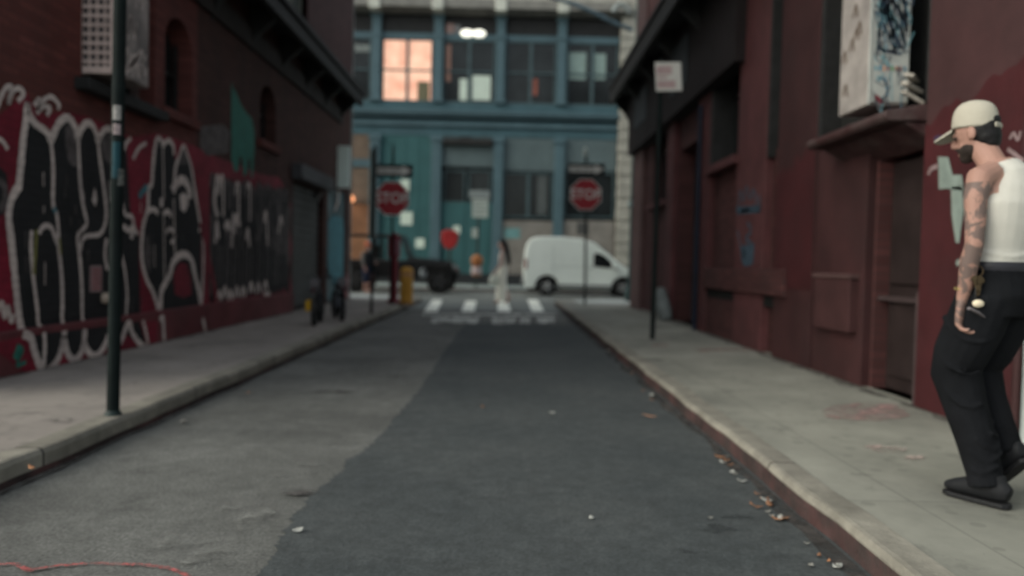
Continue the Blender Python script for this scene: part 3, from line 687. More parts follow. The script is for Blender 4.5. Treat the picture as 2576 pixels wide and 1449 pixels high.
# sign by the window: small pasted notice and a round cap on the foot of the wall
nb = thing('notice', 'pink and white paper notice pasted low on the black graffiti letters', 'notice', on_x(240, 702, LX+.012))
g = MB(); a = on_x(224, 735, LX); b = on_x(253, 668, LX); g.box(LX+.008, LX+.014, a.y, b.y, a.z, b.z, 0)
for i in range(5): g.box(LX+.013, LX+.016, a.y+.02, b.y-.02, b.z-.05-i*.045, b.z-.03-i*.045, 1)
g.build('sheet', [mat('notice_paper', (.30, .215, .21), .8, .15), mat('notice_ink', (.25, .06, .07), .8)], nb)
kn = on_x(259, 750, LX)
g = MB(); g.lathe((LX+.0, kn.y, kn.z), [(.05, .0), (.055, .03), (.045, .075), (.012, .085)], 16, axis='x')
tag(g.build('pipe_cap', mat('brassy_cap', (.42, .34, .27), .5, .3, 6), smooth=40), 'small pale round pipe cap beside the grey signpost and pink notice', 'pipe cap')
# ---- box units in the windows
def grille_box():
    pass
y0 = 6.98; y1 = 7.62; bx0, bx1 = LX-.16, LX+.30
ac = thing('air_conditioner', 'pale window air conditioner with gridded grille above the left pavement', 'air conditioner', (LX, y0, 2.8))
m_acp = mat('ac_cream', (.62, .48, .43), .6, .15, 4, 0, dirt=.5, dirt_rgb=(.26, .2, .18))
zb, zt = 2.80, 4.25
g = MB(); g.box(bx0, bx1, y0+.02, y1, zb, zt); g.build('casing', mat('ac_grey', (.26, .225, .21), .6, .4, 4, 0, dirt=.7, dirt_rgb=(.09, .08, .078)), ac, bevel=.02)
g = MB(); g.box(bx1-.06, bx1+.01, y0-.01, y0+.02, zb-.01, zt); g.box(bx0, bx1-.06, y0-.01, y0+.02, zb-.01, zb+.055); g.box(bx0, bx0+.03, y0-.01, y0+.02, zb+.055, zt); g.build('front_frame', m_acp, ac, bevel=.006)
g = MB()
for i in range(18): g.box(bx0+.03, bx1-.06, y0+.0, y0+.012, zb+.09+i*.085, zb+.115+i*.085)
for i in range(5): g.box(bx0+.06+i*.072, bx0+.074+i*.072, y0-.004, y0+.008, zb+.055, zt)
g.build('grille', m_acp, ac)
g = MB(); g.box(bx0+.03, bx1-.06, y0+.014, y0+.022, zb+.05, zt); g.build('backing', mat('ac_dark', (.085, .072, .072), .7), ac)
g = MB()
for i in range(9):
    z = zb + .02 + random.uniform(0, 1.2); yy = y0 + .1 + random.uniform(0, .35); h = random.uniform(.1, .3)
    g.ribbon(curve_pts([(bx1+.003, yy, z), (bx1+.003, yy+.06, z+h), (bx1+.003, yy+.12, z+.03), (bx1+.003, yy+.16, z+h*.8)], 5), .022, (1, 0, 0))
for i in range(5):
    z = zb + .03 + i*.03; g.ribbon([(bx1+.0035, y0+.15+.05*i, z), (bx1+.0035, y0+.3+.05*i, z+.2)], .04, (1, 0, 0))
g.build('scribble', m_gwht, ac, recalc=False)

# ---- right building
brt = thing('brick_building', 'oxblood painted brick building with tall pilasters on the right', 'building', (RX, 10, 0))
yr = lambda px: RX*F_PX/(px-1275.0)
rw = RX + .10                                     # recessed wall plane
frw = lambda s, t, d: (rw - d, s, t)
win1 = (5.34, 7.18, 2.30, 5.0, .3)
win2 = (8.27, 8.60, 2.50, 6.0, .3)
win3 = (9.75, 11.0, 2.6, 4.6, .25)
dor = (11.85, 13.3, .12, 3.2, .35)
dor2 = (5.36, 6.16, .12, 2.05, .22)
win4 = (14.2, 15.8, 2.4, 4.6, .25)
g = MB(); wall_sheet(g, frw, 4.27, 17.75, 0, 13, [win1, win2, win3, dor, dor2, win4], 0, 1)
for yy in (17.75, 4.27): g.face([frw(yy, 0, 0), frw(yy, 0, -12), frw(yy, 13, -12), frw(yy, 13, 0)], 0)
g.face([frw(4.27, 13, 0), frw(17.75, 13, 0), frw(17.75, 13, -12), frw(4.27, 13, -12)], 0)
g.face([frw(4.27, 0, -12), frw(17.75, 0, -12), frw(17.75, 13, -12), frw(4.27, 13, -12)], 0)
g.build('wall', [m_brR, m_dark], brt, recalc=False)
m_pil = mat('pilaster_paint', (.086, .031, .032), .75, .3, 2.2, .25, dirt=.6, dirt_rgb=(.05, .027, .026))
m_pilr = mat('pilaster_red', (.046, .0105, .012), .72, .35, 1.6, .25, dirt=.7, dirt_rgb=(.036, .015, .016))
m_piln = mat('pilaster_near', (.050, .0225, .023), .75, .3, 1.8, .25, dirt=.6, dirt_rgb=(.030, .018, .018))
m_pilm = mat('pilaster_mid', (.043, .0165, .0168), .75, .3, 1.8, .25, dirt=.6, dirt_rgb=(.027, .015, .015))
for a, b, m, zt in ((16.6, 17.80, mat('pilaster_brown', (.105, .06, .057), .75, .25, 2, .2), 13), (13.45, 14.05, m_pil, 13), (11.1, 11.8, m_pil, 13), (8.63, 9.70, m_pil, 13), (7.22, 8.24, m_pilm, 13), (4.265, 5.32, m_piln, 13)):
    g = MB(); g.box(RX, RX+.14, a, b, 0, zt); g.build('pilaster', m, brt, bevel=.012)
# lower painted faces on the near pilasters and panels
def ragged(y0, y1, z0, z1, amp, X):
    n = 14; return [(X, y0, z0)] + [(X, y0 + (y1-y0)*k/n, z1 + random.uniform(-amp, amp) + .25*(1-k/n)) for k in range(n+1)] + [(X, y1, z0)]
g = MB(); g.face(ragged(4.302, 5.318, .125, 2.15, .05, RX-.004)); g.build('painted_dado', m_pilr, brt, recalc=False)
g = MB(); g.face(ragged(7.222, 8.238, .9, 2.1, .08, RX-.004)); g.build('painted_dado', m_pilr, brt, recalc=False)
g = MB(); g.box(RX+.02, RX+.16, 6.20, 7.20, .10, 2.25); g.build('panel', m_pilm, brt, bevel=.01)
g = MB(); g.box(RX-.06, RX+.03, 6.28, 7.02, .56, 1.03); g.build('panel_box', mat('box_paint', (.046, .019, .019), .75, .25, 3, .2), brt, bevel=.012)
g = MB(); g.box(RX-.075, RX+.03, 6.26, 7.04, 1.03, 1.07); g.build('panel_ledge', mat('ledge_lit', (.075, .042, .04), .75, .25, 3, .2), brt, bevel=.008)  # ledge coloured lighter for the light its top catches
g = MB(); g.box(RX-.05, RX+.12, 7.85, 11.08, .80, 1.10); g.build('low_ledge', m_brR, brt, bevel=.015)
g = MB(); g.box(RX+.03, RX+.12, 7.85, 11.08, .66, .80); g.build('under_ledge_shade', m_dark, brt)  # dark strip painting the shadow below the low ledge
g = MB(); g.box(RX+.02, RX+.12, 9.72, 11.08, .10, .66); g.build('basement_panel', m_brR, brt)
# door in its recess, cracked-open band of light trim
g = MB(); g.box(rw+.10, rw+.16, dor2[0]+.03, dor2[1]-.03, .13, 2.0); g.box(rw+.07, rw+.10, dor2[0]+.10, dor2[1]-.10, .25, .85); g.box(rw+.07, rw+.10, dor2[0]+.10, dor2[1]-.10, 1.0, 1.85)
d = g.build('door', mat('brown_door', (.022, .0145, .014), .6, .3, 4, .1), brt, bevel=.008)
g = MB(); g.ell((rw+.06, dor2[0]+.12, 1.02), .03); h = g.build('handle', m_black, brt, smooth=60); h.parent = d
g = MB(); g.box(rw+.02, rw+.10, dor2[0]+.01, dor2[1]-.01, .86, .90); g.build('door_rail', mat('worn_rail', (.05, .035, .035), .6), brt)
g = MB(); g.box(RX+.0, RX+.1, 5.325, 5.36, .12, .95); g.build('door_jamb', mat('worn_rail', (.05, .035, .035)), brt)
# windows
for o in (win1, win2, win3, win4):
    g = MB(); xx = rw + .22
    for s in (o[0]+.03, (o[0]+o[1])/2, o[1]-.03): g.box(xx-.03, xx+.03, s-.03, s+.03, o[2]+.01, o[3]-.01)
    for t in (o[2]+.04, (o[2]+o[3])/2, o[3]-.04): g.box(xx-.028, xx+.028, o[0]+.004, o[1]-.004, t-.03, t+.03)
    f = g.build('window', m_black, brt)
    g = MB(); g.box(xx+.0, xx+.01, o[0]+.01, o[1]-.01, o[2]+.01, o[3]-.01); p = g.build('pane', m_glassd, brt); p.parent = f
g = MB(); g.prism([(RX+.12, 2.19), (RX-.27, 2.19), (RX-.30, 2.22), (RX-.30, 2.26), (RX+.12, 2.34)], 'y', 5.32, 6.72); g.prism([(RX+.12, 2.02), (RX-.15, 2.185), (RX+.12, 2.185)], 'y', 5.34, 6.70)
g.build('window_sill', mat('sill_paint', (.045, .020, .020), .7, .35, 6, .3, dirt=.7, dirt_rgb=(.10, .08, .077)), brt, bevel=.012)
for o in (win3, win4):
    g = MB(); g.box(RX-.06, RX+.12, o[0]-.1, o[1]+.1, o[2]-.12, o[2]-.004); g.build('window_sill', m_pil, brt, bevel=.01)
for a_, b_, z_ in ((7.13, 7.238, 2.34), (8.56, 8.628, 2.4), (10.95, 11.09, 2.6), (5.322, 5.36, 2.34)):
    g = MB(); g.box(RX+.012, RX+.42, a_, b_, z_, 6.0); g.build('window_jamb', m_black, brt)
g = MB(); g.box(RX+.20, RX+.24, 5.36, 7.13, 2.34, 4.98); g.build('recess_filler', mat('recess_black', (.020, .020, .019), .85, .3, 4, spec=.1), brt)  # black filler added so the window recess reads as dark
g = MB(); g.box(RX+.16, RX+.20, 8.24, 8.62, .2, 6.0); g.build('dark_strip', MATS['recess_black'], brt)
# iron ledge with soffit, brackets as opposite; hanging panels; black box for the shade
g = MB(); g.box(2.52, RX+.15, 6.0, 18.2, 5.22, 5.30); g.box(2.44, 2.54, 6.0, 18.25, 5.05, 5.42); g.box(2.40, 2.46, 6.0, 18.3, 5.38, 5.46)
g.build('ledge', m_black, brt, bevel=.01)
for i in range(8):
    g = MB(); y = 6.3 + i*1.68; g.prism([(RX, 5.215), (2.55, 5.215), (2.60, 5.02), (2.82, 4.80), (RX, 4.5)], 'y', y, y+.12); g.build('bracket', m_black, brt)
g = MB(); g.box(2.86, RX+.12, 9.5, 17.85, 3.75, 5.19); g.build('soffit_shade_box', mat('soffit_shade_black', (.017, .013, .0135), .8, .3, 2, 0, dirt=.4, dirt_rgb=(.022, .025, .025), spec=.15), brt, bevel=.01)  # black box stands in for the shaded wall under the soffit
for q_ in ((12.0, 13.2, 4.1), (15.5, 16.9, 4.2)):
    g = MB(); g.box(2.84, 2.855, q_[0], q_[1], q_[2], 4.9); g.build('fascia_panel', mat('slate_panel', (.028, .035, .04), .7, spec=.2), brt)
g = MB(); g.box(RX+.05, RX+.20, 13.35, 17.7, 5.4, 9.5); g.build('upper_brick', mat('upper_brick', (.10, .04, .038), .75), brt)
g = MB(); g.box(rw+.24, rw+.30, dor[0]+.03, dor[1]-.03, .13, 3.15); g.box(rw+.21, rw+.24, dor[0]+.7, dor[0]+.76, .14, 3.1); g.build('double_door', mat('sooty_door', (.035, .030, .030), .6), brt)
# graffiti on the right
g = MB()
DR = RX - .010
def rpoly(pts, m, X=DR): g.face([on_x(p[0], p[1], X) for p in pts], m)
def rline(pts, wd, m, X=DR):
    P = [on_x(p[0], p[1], X) for p in curve_pts(pts, 6)]; g.ribbon(P, [wd*random.uniform(.85, 1.15) for _ in P], (-1, 0, 0), m)
rpoly([(2360, 394), (2386, 396), (2396, 440), (2420, 440), (2424, 480), (2380, 474), (2362, 476)], 0)
rpoly([(2392, 470), (2420, 468), (2424, 530), (2412, 612), (2404, 610), (2394, 540)], 0)
rline([(2335, 440), (2342, 425), (2358, 418)], .03, 1); rline([(2540, 350), (2550, 335), (2560, 352), (2568, 330)], .02, 1); rline([(2535, 375), (2555, 390), (2575, 405)], .025, 1); rline([(2350, 350), (2365, 345), (2372, 360)], .03, 3)
rpoly([(2405, 655), (2414, 652), (2414, 668), (2406, 668)], 0)
g.build('graffiti', [mat('pale_green_paint', (.19, .23, .205), .7, .2, 9), mat('chalky_tag', (.22, .16, .16), .7), m_gblue, mat('violet_tag', (.055, .035, .07), .7)], brt, recalc=False)
g = MB(); DW = RX + .019
for s in ([(1858, 520), (1862, 480), (1870, 505), (1878, 470), (1886, 500), (1896, 478), (1904, 520)], [(1855, 535), (1880, 528), (1910, 530), (1908, 490)], [(1880, 560), (1890, 580), (1876, 600), (1890, 610)], [(1855, 580), (1862, 612), (1868, 660), (1874, 620)]): rline(s, .045, 0, RX-.004)
rpoly([(1864, 618), (1898, 612), (1894, 665), (1872, 672)], 0, RX-.004)
rpoly([(1852, 520), (1912, 515), (1910, 535), (1854, 540)], 0, RX-.004)
g.build('graffiti', [mat('dull_blue_tag', (.045, .07, .095), .7, .3, 8)], brt, recalc=False)
g = MB(); g.tube([(RX-.05, 11.45, .12), (RX-.05, 11.45, 3.6)], .035, 10)
tag(g.build('drainpipe', mat('navy_pipe', (.009, .012, .024), .5), smooth=40), 'thin dark blue drainpipe on the right brick wall', 'drainpipe')
# duct box with graffiti in the near window
y0, y1 = 5.60, 6.08; bx = RX - .30; zb, zt = 2.36, 4.1
db = thing('duct_box', 'graffiti covered metal box standing out of the right hand window', 'duct box', (RX, y0, zb))
g = MB(); g.box(bx, RX+.015, y0, y1, zb, zt); g.build('casing', mat('galvanised_box', (.30, .27, .25), .6, .3, 3.5, 0, dirt=.8, dirt_rgb=(.16, .145, .14)), db, bevel=.012)
m_panelw = mat('white_panel', (.36, .37, .345), .6, .15, 7, 0, dirt=.7, dirt_rgb=(.20, .235, .235))
g = MB(); g.box(bx+.01, RX+.005, y0-.014, y0-.002, zb+.02, zt); g.box(bx, bx+.02, y0-.02, y0-.004, zb, zt); g.build('front_panel', m_panelw, db, bevel=.004)
def bxq(u, v): return Vector((bx + .02 + u*.275, y0 - .017, zb + v))
g = MB()
for pts, wd, m in (
    ([(.1, .92), (.35, .98), (.6, .90), (1, .88)], .05, 0), ([(.2, .85), (.45, .62), (.8, .42)], .06, 0), ([(.35, .86), (.7, .7), (.95, .55)], .05, 0),
    ([(.3, .62), (.5, .5), (.7, .6), (.9, .45)], .035, 0), ([(.15, .55), (.2, .42), (.5, .4), (.8, .38)], .045, 0), ([(.55, .82), (.8, .78), (.9, .66)], .05, 0),
    ([(.05, .74), (.2, .70)], .03, 0), ([(.1, .18), (.4, .14), (.5, .2)], .02, 3), ([(.1, 1.35), (.3, 1.42), (.5, 1.30)], .035, 2), ([(.2, 1.25), (.3, 1.18), (.45, 1.28)], .05, 4),
    ([(.4, 1.38), (.75, 1.2), (1, 1.12)], .025, 0), ([(.5, 1.3), (.8, 1.12)], .03, 1), ([(.15, 1.12), (.5, 1.02)], .02, 0), ([(.3, 1.55), (.6, 1.45)], .025, 0)):
    wd *= .5; P = [bxq(*p) for p in curve_pts(pts, 5)]; g.ribbon(P, [wd*random.uniform(.7, 1.2) for _ in P], (0, -1, 0), m)
for i in range(150):
    u, v_ = random.uniform(.02, .85), (random.uniform(.42, .92) if i % 2 else random.uniform(.02, 1.6))
    if .28 < v_ < .36 and i % 3: continue
    P = [bxq(u + random.uniform(-.02, .12)*k, v_ + random.uniform(-.05, .05)*k - .03*k) for k in range(4)]
    g.ribbon(P, random.uniform(.005, .013), (0, -1, 0), random.choice((0, 0, 0, 3, 3, 3, 3, 4, 4, 2)))
g.face([bxq(.5, 1.15), bxq(.62, 1.12), bxq(.66, 1.02), bxq(.55, 1.04)], 1)
for i in range(8): g.face([bxq(.08+i*.115, .26), bxq(.14+i*.115, .25), bxq(.14+i*.115, .285), bxq(.08+i*.115, .295)], (4, 2, 5, 1, 6, 5, 1, 2)[i])
g.face([bxq(.1, .04), bxq(.3, .0), bxq(.34, .04), bxq(.14, .08)], 1)
g.build('scribble', [mat('marker_navy', (.035, .05, .075), .6, .5, 12), mat('marker_red', (.17, .04, .05), .6), mat('marker_blue', (.06, .18, .26), .6), mat('marker_grey', (.16, .17, .18), .6), mat('marker_cyan', (.14, .30, .34), .6), mat('marker_orange', (.42, .20, .12), .6), mat('marker_green', (.10, .26, .10), .6)], db, recalc=False)
g = MB()
for i in range(7):
    z = zb + .05 + random.uniform(0, .9); yy = y0 + .08 + random.uniform(0, .3)
    g.ribbon(curve_pts([(bx-.003, yy, z), (bx-.003, yy+.03, z+.1), (bx-.003, yy+.08, z+.02)], 5), .03, (-1, 0, 0))
g.build('scribble', [mat('smear_brown', (.13, .10, .08), .7)], db, recalc=False)
pc = thing('paper_bundle', 'crumpled pale papers wedged between metal box and window sill', 'papers', (RX-.02, 5.52, 2.36))
for i in range(3):
    g = MB(Matrix.Translation((RX-.02+.01*i, 5.48+.02*i, 2.40+i*.075)) @ Euler((.3, .5-.2*i, .4*i)).to_matrix().to_4x4()); g.box(-.08, .09, -.03, .04, -.012, .012); g.build('sheet', mat('torn_paper', (.34, .31, .27), .8, .4, 20), pc, bevel=.004)
# neighbouring pale wall, seen only at the picture's edge
nw = thing('rendered_building', 'pale rendered building wall at the far right edge', 'building', (RX, 2.5, 0))
g = MB(); g.box(RX+.02, RX+9, 1.6, 4.255, 0, 3.4); g.build('wall', mat('pale_render', (.24, .28, .28), .7, .1, 2, .1), nw, bevel=.01)
g = MB(); g.box(RX-.01, RX+.1, 1.7, 4.2, .12, .9); g.build('plinth', mat('plinth_render', (.36, .38, .37), .7, .15, 3), nw, bevel=.01)

# ---- teal cast-iron building across the street
FY = 33.0
tb = thing('corner_shop_building', 'teal painted cast iron building with big windows facing down the alley', 'building', (0, FY, 0))
m_teal = mat('teal_iron', (.050, .100, .118), .55, .18, 1.2, .1, dirt=.5, dirt_rgb=(.04, .075, .085))
m_tealc = mat('teal_columns', (.066, .112, .130), .5, .15, 1.2)
m_tdoor = mat('teal_boards', (.035, .098, .102), .6, .12, 1.5)
m_tgray = mat('blind_grey', (.085, .115, .120), .7, .12, 1.5)
m_stone = mat('beige_stone', (.30, .29, .25), .8, .25, 2.5, .3, dirt=.5, dirt_rgb=(.2, .19, .17))
m_stoned = mat('grey_stone', (.17, .165, .15), .8, .25, 2.5, .3)
m_pane = glass_mat('shop_pane', (.016, .019, .020), .08)
def rect(x0, y0, x1, y1, Y=FY):
    c = [on_y(x0, y0, Y), on_y(x1, y0, Y), on_y(x1, y1, Y), on_y(x0, y1, Y)]
    return ((c[0].x+c[3].x)/2, (c[1].x+c[2].x)/2, (c[2].z+c[3].z)/2, (c[0].z+c[1].z)/2)
def fbox(mb, r, d0, d1, m=0): mb.box(r[0], r[1], FY-d1, FY-d0, r[2], r[3], m)
XL, XR = -16.0, 4.80
def zf(py, px=1240): return on_y(px, py, FY).z
g = MB(); g.box(XL, XR+4, FY+.05, FY+10, 0, 15); g.build('core', m_dark, tb)
z_sill, z_wtop, z_tr0, z_tr1 = zf(262), zf(103), zf(92), zf(42)
g = MB(); g.box(XL, XR, FY-.10, FY+.04, zf(262), zf(292)); g.box(XL, XR, FY-.04, FY+.04, zf(304), zf(345)); g.build('spandrel', m_teal, tb)
g = MB(); g.box(XL, XR+.05, FY-.34, FY+.03, zf(292), zf(284)); g.box(XL, XR, FY-.26, FY+.03, zf(299), zf(292)-.01); g.build('belt_cornice', m_tealc, tb, bevel=.02)
g = MB(); g.box(XL, XR, FY-.16, FY+.02, zf(322), zf(312)); g.build('belt_moulding', m_tealc, tb, bevel=.02)
g = MB(); g.box(XL, XR, FY-.06, FY+.03, zf(103), zf(88)); g.build('transom_beam', m_tealc, tb)
g = MB(); g.box(XL, XR+.4, FY-.75, FY+.03, zf(36), zf(12)); g.box(XL, XR+.4, FY-.45, FY+.02, zf(41), zf(36)-.01); g.build('cornice', m_stoned, tb, bevel=.05)
g = MB(); g.box(XL, XR+.3, FY-.35, FY+.03, zf(12)+.01, zf(-3)); g.build('stone_frieze', m_stone, tb)
g = MB(); g.box(XL, XR+.3, FY-.2, FY+.03, zf(-3)+.01, 14.9); g.build('upper_storey', m_stone, tb)
bays = [1255-155*i for i in range(0, 8)]
colx = [945.5, 1100.5, 1256, 1409]
cx_w = [on_y(x, 300, FY).x for x in colx]
while cx_w[0] > XL + 3: cx_w.insert(0, cx_w[0] - 2.77)
for x in cx_w:
    g = MB(); hw = .20
    g.box(x-hw, x+hw, FY-.20, FY+.02, zf(262), zf(44)); g.box(x-hw-.05, x+hw+.05, FY-.25, FY-.01, zf(262), zf(254)); g.box(x-hw-.04, x+hw+.04, FY-.24, FY-.01, zf(100), zf(92)); g.box(x-hw-.06, x+hw+.06, FY-.26, FY-.01, zf(52), zf(44))
    g.build('column', m_tealc, tb, bevel=.02)
    g = MB(); hw = .22
    g.box(x-hw, x+hw, FY-.22, FY+.02, .12, zf(345)-.02); g.box(x-hw-.05, x+hw+.05, FY-.27, FY-.01, .12, 1.0); g.box(x-hw-.05, x+hw+.05, FY-.27, FY-.01, zf(360), zf(345)-.03)
    g.build('column', m_tealc, tb, bevel=.02)
    g = MB(); g.box(x-.24, x+.24, FY-.8, FY-.05, zf(42), zf(8)); g.build('corbel', mat('pale_corbel', (.42, .43, .38), .8, .3, 2), tb, bevel=.04)
m_frame = mat('teal_sash', (.055, .085, .092), .55)
def sash(x0, x1, zb, zt, nv=1, hz=(.5,), pm=None, inside=None):
    g = MB(); y = FY - .0; t = .07
    g.box(x0, x0+t, y-.05, y+.03, zb, zt); g.box(x1-t, x1, y-.05, y+.03, zb, zt); g.box(x0+t, x1-t, y-.05, y+.03, zb, zb+t); g.box(x0+t, x1-t, y-.05, y+.03, zt-t, zt)
    for i in range(nv):
        xm = x0 + (x1-x0)*(i+1)/(nv+1); g.box(xm-.07, xm+.07, y-.048, y+.028, zb+t, zt-t)
    for h in hz:
        zm = zb + (zt-zb)*h; g.box(x0+t, x1-t, y-.04, y+.02, zm-.035, zm+.035)
    f = g.build('window', m_frame, tb)
    g = MB(); g.box(x0+.02, x1-.02, y+.022, y+.034, zb+.02, zt-.02); p = g.build('pane', pm or m_pane, tb); p.parent = f
    return f
glow_pane = bpy.data.materials.new('salmon_glow'); glow_pane.use_nodes = True  # pane material that emits a mottled salmon colour
n_ = glow_pane.node_tree.nodes; l_ = glow_pane.node_tree.links; b_ = n_['Principled BSDF']; b_.inputs['Base Color'].default_value = (.3, .16, .11, 1)
tc = n_.new('ShaderNodeTexCoord'); no = n_.new('ShaderNodeTexNoise'); no.inputs['Scale'].default_value = 1.1; no.inputs['Detail'].default_value = 3; l_.new(tc.outputs['Object'], no.inputs['Vector'])
rp = n_.new('ShaderNodeValToRGB'); rp.color_ramp.elements[0].position = .35; rp.color_ramp.elements[1].position = .62
rp.color_ramp.elements[0].color = (.40, .175, .115, 1); rp.color_ramp.elements[1].color = (.54, .34, .24, 1); l_.new(no.outputs['Fac'], rp.inputs[0])
l_.new(rp.outputs[0], b_.inputs['Emission Color']); b_.inputs['Emission Strength'].default_value = 1.0
for i in range(len(cx_w)):
    xa = cx_w[i] + .20; xb = (cx_w[i+1] - .20) if i+1 < len(cx_w) else XR
    k = i - (len(cx_w) - 4)
    sash(xa+.05, xb-.05, z_sill+.02, z_wtop, 1, (.5,), glow_pane if k == 0 else None)
    g = MB(); g.box(xa, xb, FY-.02, FY+.03, z_tr0+.01, z_tr1-.01); g.build('transom_panel', mat('black_transom', (.018, .018, .018), .6), tb)
def pbit(name, r, d, m, sub=.012):
    g = MB(); g.box(r[0], r[1], FY-d-sub, FY-d, r[2], r[3]); return g.build(name, m, tb)
m_blind = mat('pale_blind', (.20, .27, .25), .7, .15, 3); m_white2 = mat('white_blind', (.52, .60, .52), .7, .1, 2)
pbit('blind', rect(1156, 198, 1177, 252), -.018, m_white2); pbit('blind', rect(1187, 190, 1234, 252), -.018, m_white2)
pbit('blind', rect(1428, 132, 1474, 200), -.018, m_blind); pbit('blind', rect(1486, 135, 1524, 200), -.018, m_blind)
pbit('blind', rect(892, 112, 936, 130), -.018, mat('grey_blind', (.17, .19, .18), .7))
pbit('curtain', rect(1120, 112, 1134, 205), -.018, mat('salmon_curtain', (.30, .17, .13), .7)); pbit('curtain', rect(1332, 198, 1352, 240), -.018, mat('orange_curtain', (.26, .085, .06), .7))
pbit('curtain', rect(1050, 205, 1080, 252), -.016, mat('olive_curtain', (.14, .13, .08), .7), .014)
g = MB(); a = on_y(1190, 83, FY-.2); 
for dx in (-.26, .26): g.ell((a.x+dx, FY-.14, a.z), (.30, .10, .17))
g.build('transom_lamp', mat('lamp_glow', (.95, .93, .80), .5, .05, 2, emit=.75), tb, smooth=60)
pbit('poster', rect(1122, 60, 1142, 96), .02, mat('pinkish_poster', (.30, .20, .18), .7)); pbit('poster', rect(1144, 62, 1158, 94), .02, mat('grey_poster', (.16, .16, .165), .7))
# ground floor bays
zt = zf(347)
x0, x1 = cx_w[-4]+.22, cx_w[-3]-.22
g = MB(); g.box(x0, x1, FY-.06, FY+.03, .12, zt); 
for i in range(1, 4): g.box(x0+(x1-x0)*i/4-.02, x0+(x1-x0)*i/4+.02, FY-.075, FY-.06, .2, zt-.1)
g.build('boarded_bay', m_tdoor, tb)
x0, x1 = cx_w[-3]+.22, cx_w[-2]-.22
g = MB(); g.box(x0, x1, FY-.05, FY+.03, zf(421), zt); g.build('grey_panel', m_tgray, tb)
r = rect(1116, 428, 1170, 510); sash(r[0], r[1], r[2], r[3], 0, ()); r = rect(1178, 428, 1234, 510); sash(r[0], r[1], r[2], r[3], 0, ())
g = MB(); g.box(x0, x1, FY-.05, FY+.03, .12, zf(511)); g.box(x0+.1, x0+1.1, FY-.07, FY-.05, .3, zf(522)); g.box(x1-1.1, x1-.1, FY-.07, FY-.05, .3, zf(522)); g.build('shop_door', m_tdoor, tb, bevel=.01)
g = MB(); g.box(x0+.05, x1-.05, FY-.32, FY-.06, zf(347)-.35, zf(347)-.1); a = on_y(1172, 352, FY); g.box(a.x-.25, a.x+.25, FY-.3, FY-.05, a.z-.22, a.z+.1); g.build('shop_lamp', m_black, tb)
for lo, hi, pp in ((cx_w[-2]+.22, cx_w[-1]-.22, 1266), (cx_w[-1]+.22, XR-.02, 1424)):
    g = MB(); g.box(lo, hi, FY-.05, FY+.03, zf(430, pp+60), zt); g.build('grey_panel', m_tgray, tb)
    sash(lo+.05, hi-.05, zf(548, pp+60), zf(434, pp+60), 1 if pp < 1400 else 0, ())
    g = MB(); g.box(lo, hi, FY-.12, FY+.03, .12, zf(556, pp+60)); g.build('stone_base', mat('shop_base', (.19, .175, .155), .8, .25, 2.5, .3, dirt=.5, dirt_rgb=(.12, .12, .115)), tb, bevel=.02)
pbit('curtain', rect(1352, 440, 1376, 540), -.018, mat('grey_drape', (.075, .085, .085), .7))
g = MB(); g.box(XL, XR, FY-.30, FY-.13, .12, zf(690)); g.build('base_course', mat('black_base', (.022, .024, .026), .6), tb, bevel=.02)
# left bays: warm timber shopfront
for i in range(len(cx_w)-4):
    x0, x1 = cx_w[i]+.22, cx_w[i+1]-.22
    g = MB(); g.box(x0, x1, FY-.05, FY+.03, zf(408), zt); g.box(x0, x1, FY-.04, FY+.03, zf(520), zf(428)); g.build('timber_panel', mat('timber_shopfront', (.13, .095, .07), .7, .3, 2), tb)
    g = MB(); g.box(x0, x1, FY-.10, FY+.03, zf(428), zf(408)); g.build('shop_rail', m_tealc, tb)
    g = MB(); g.box(x0, x1, FY-.05, FY+.03, .12, zf(522)); g.build('timber_door', mat('orange_timber', (.22, .105, .055), .6, .3, 2), tb)
# stone pier at the right end, in courses
g = MB(); xa = XR + .02; xb = XR + .72; zz = .12; i = 0
while zz < 14.4:
    h = .50; g.box(xa + (i % 2)*.02, xb - (i % 2)*.02, FY-.35+(i % 2)*.03, FY+.4, zz, zz+h-.035); zz += h; i += 1
g.build('stone_pier', m_stone, tb, bevel=.02)
pbit('street_plate', rect(1268, 574, 1308, 600), .12, mat('plate_teal', (.13, .26, .26), .6))
pbit('notice', rect(1450, 560, 1480, 590), .12, mat('notice_dark', (.06, .06, .058), .7))
pbit('paper_sheet', rect(1008, 533, 1038, 566), .08, m_white2); pbit('paper_sheet', rect(1046, 600, 1068, 624), .08, m_white2); pbit('paper_sheet', rect(1140, 568, 1158, 588), .08, m_white2)
pbit('paper_sheet', rect(1008, 452, 1030, 484), .08, m_white2)
g = MB(); a = on_y(882, 500, FY-.4); g.ell((a.x, a.y, a.z), .17); g2 = MB(); g2.box(a.x-.05, a.x+.05, a.y+.12, FY, a.z-.05, a.z+.05)
lm = thing('wall_lamp', 'small glowing orange lamp on the shopfront beside the left corner', 'lamp', (a.x, a.y, a.z))
g.build('bulb', mat('lamp_orange', (.95, .38, .17), .5, .05, 2, emit=.9), lm, smooth=60); g2.build('bracket', m_black, lm)
# ------------------------------------------------------------------ street furniture
m_pole = mat('green_pole', (.0085, .0125, .012), .75, .3, 6, .1, dirt=.5, dirt_rgb=(.012, .014, .0135), spec=.08)
m_poleh = mat('dark_pole', (.016, .026, .024), .5, .3, 6)
m_signw = mat('sign_white', (.62, .60, .55), .5, .08, 3)
m_red = mat('sign_red', (.30, .022, .030), .45, .12, 4)
m_steel = mat('galvanised', (.25, .26, .26), .45, .2, 5, metal=.6)
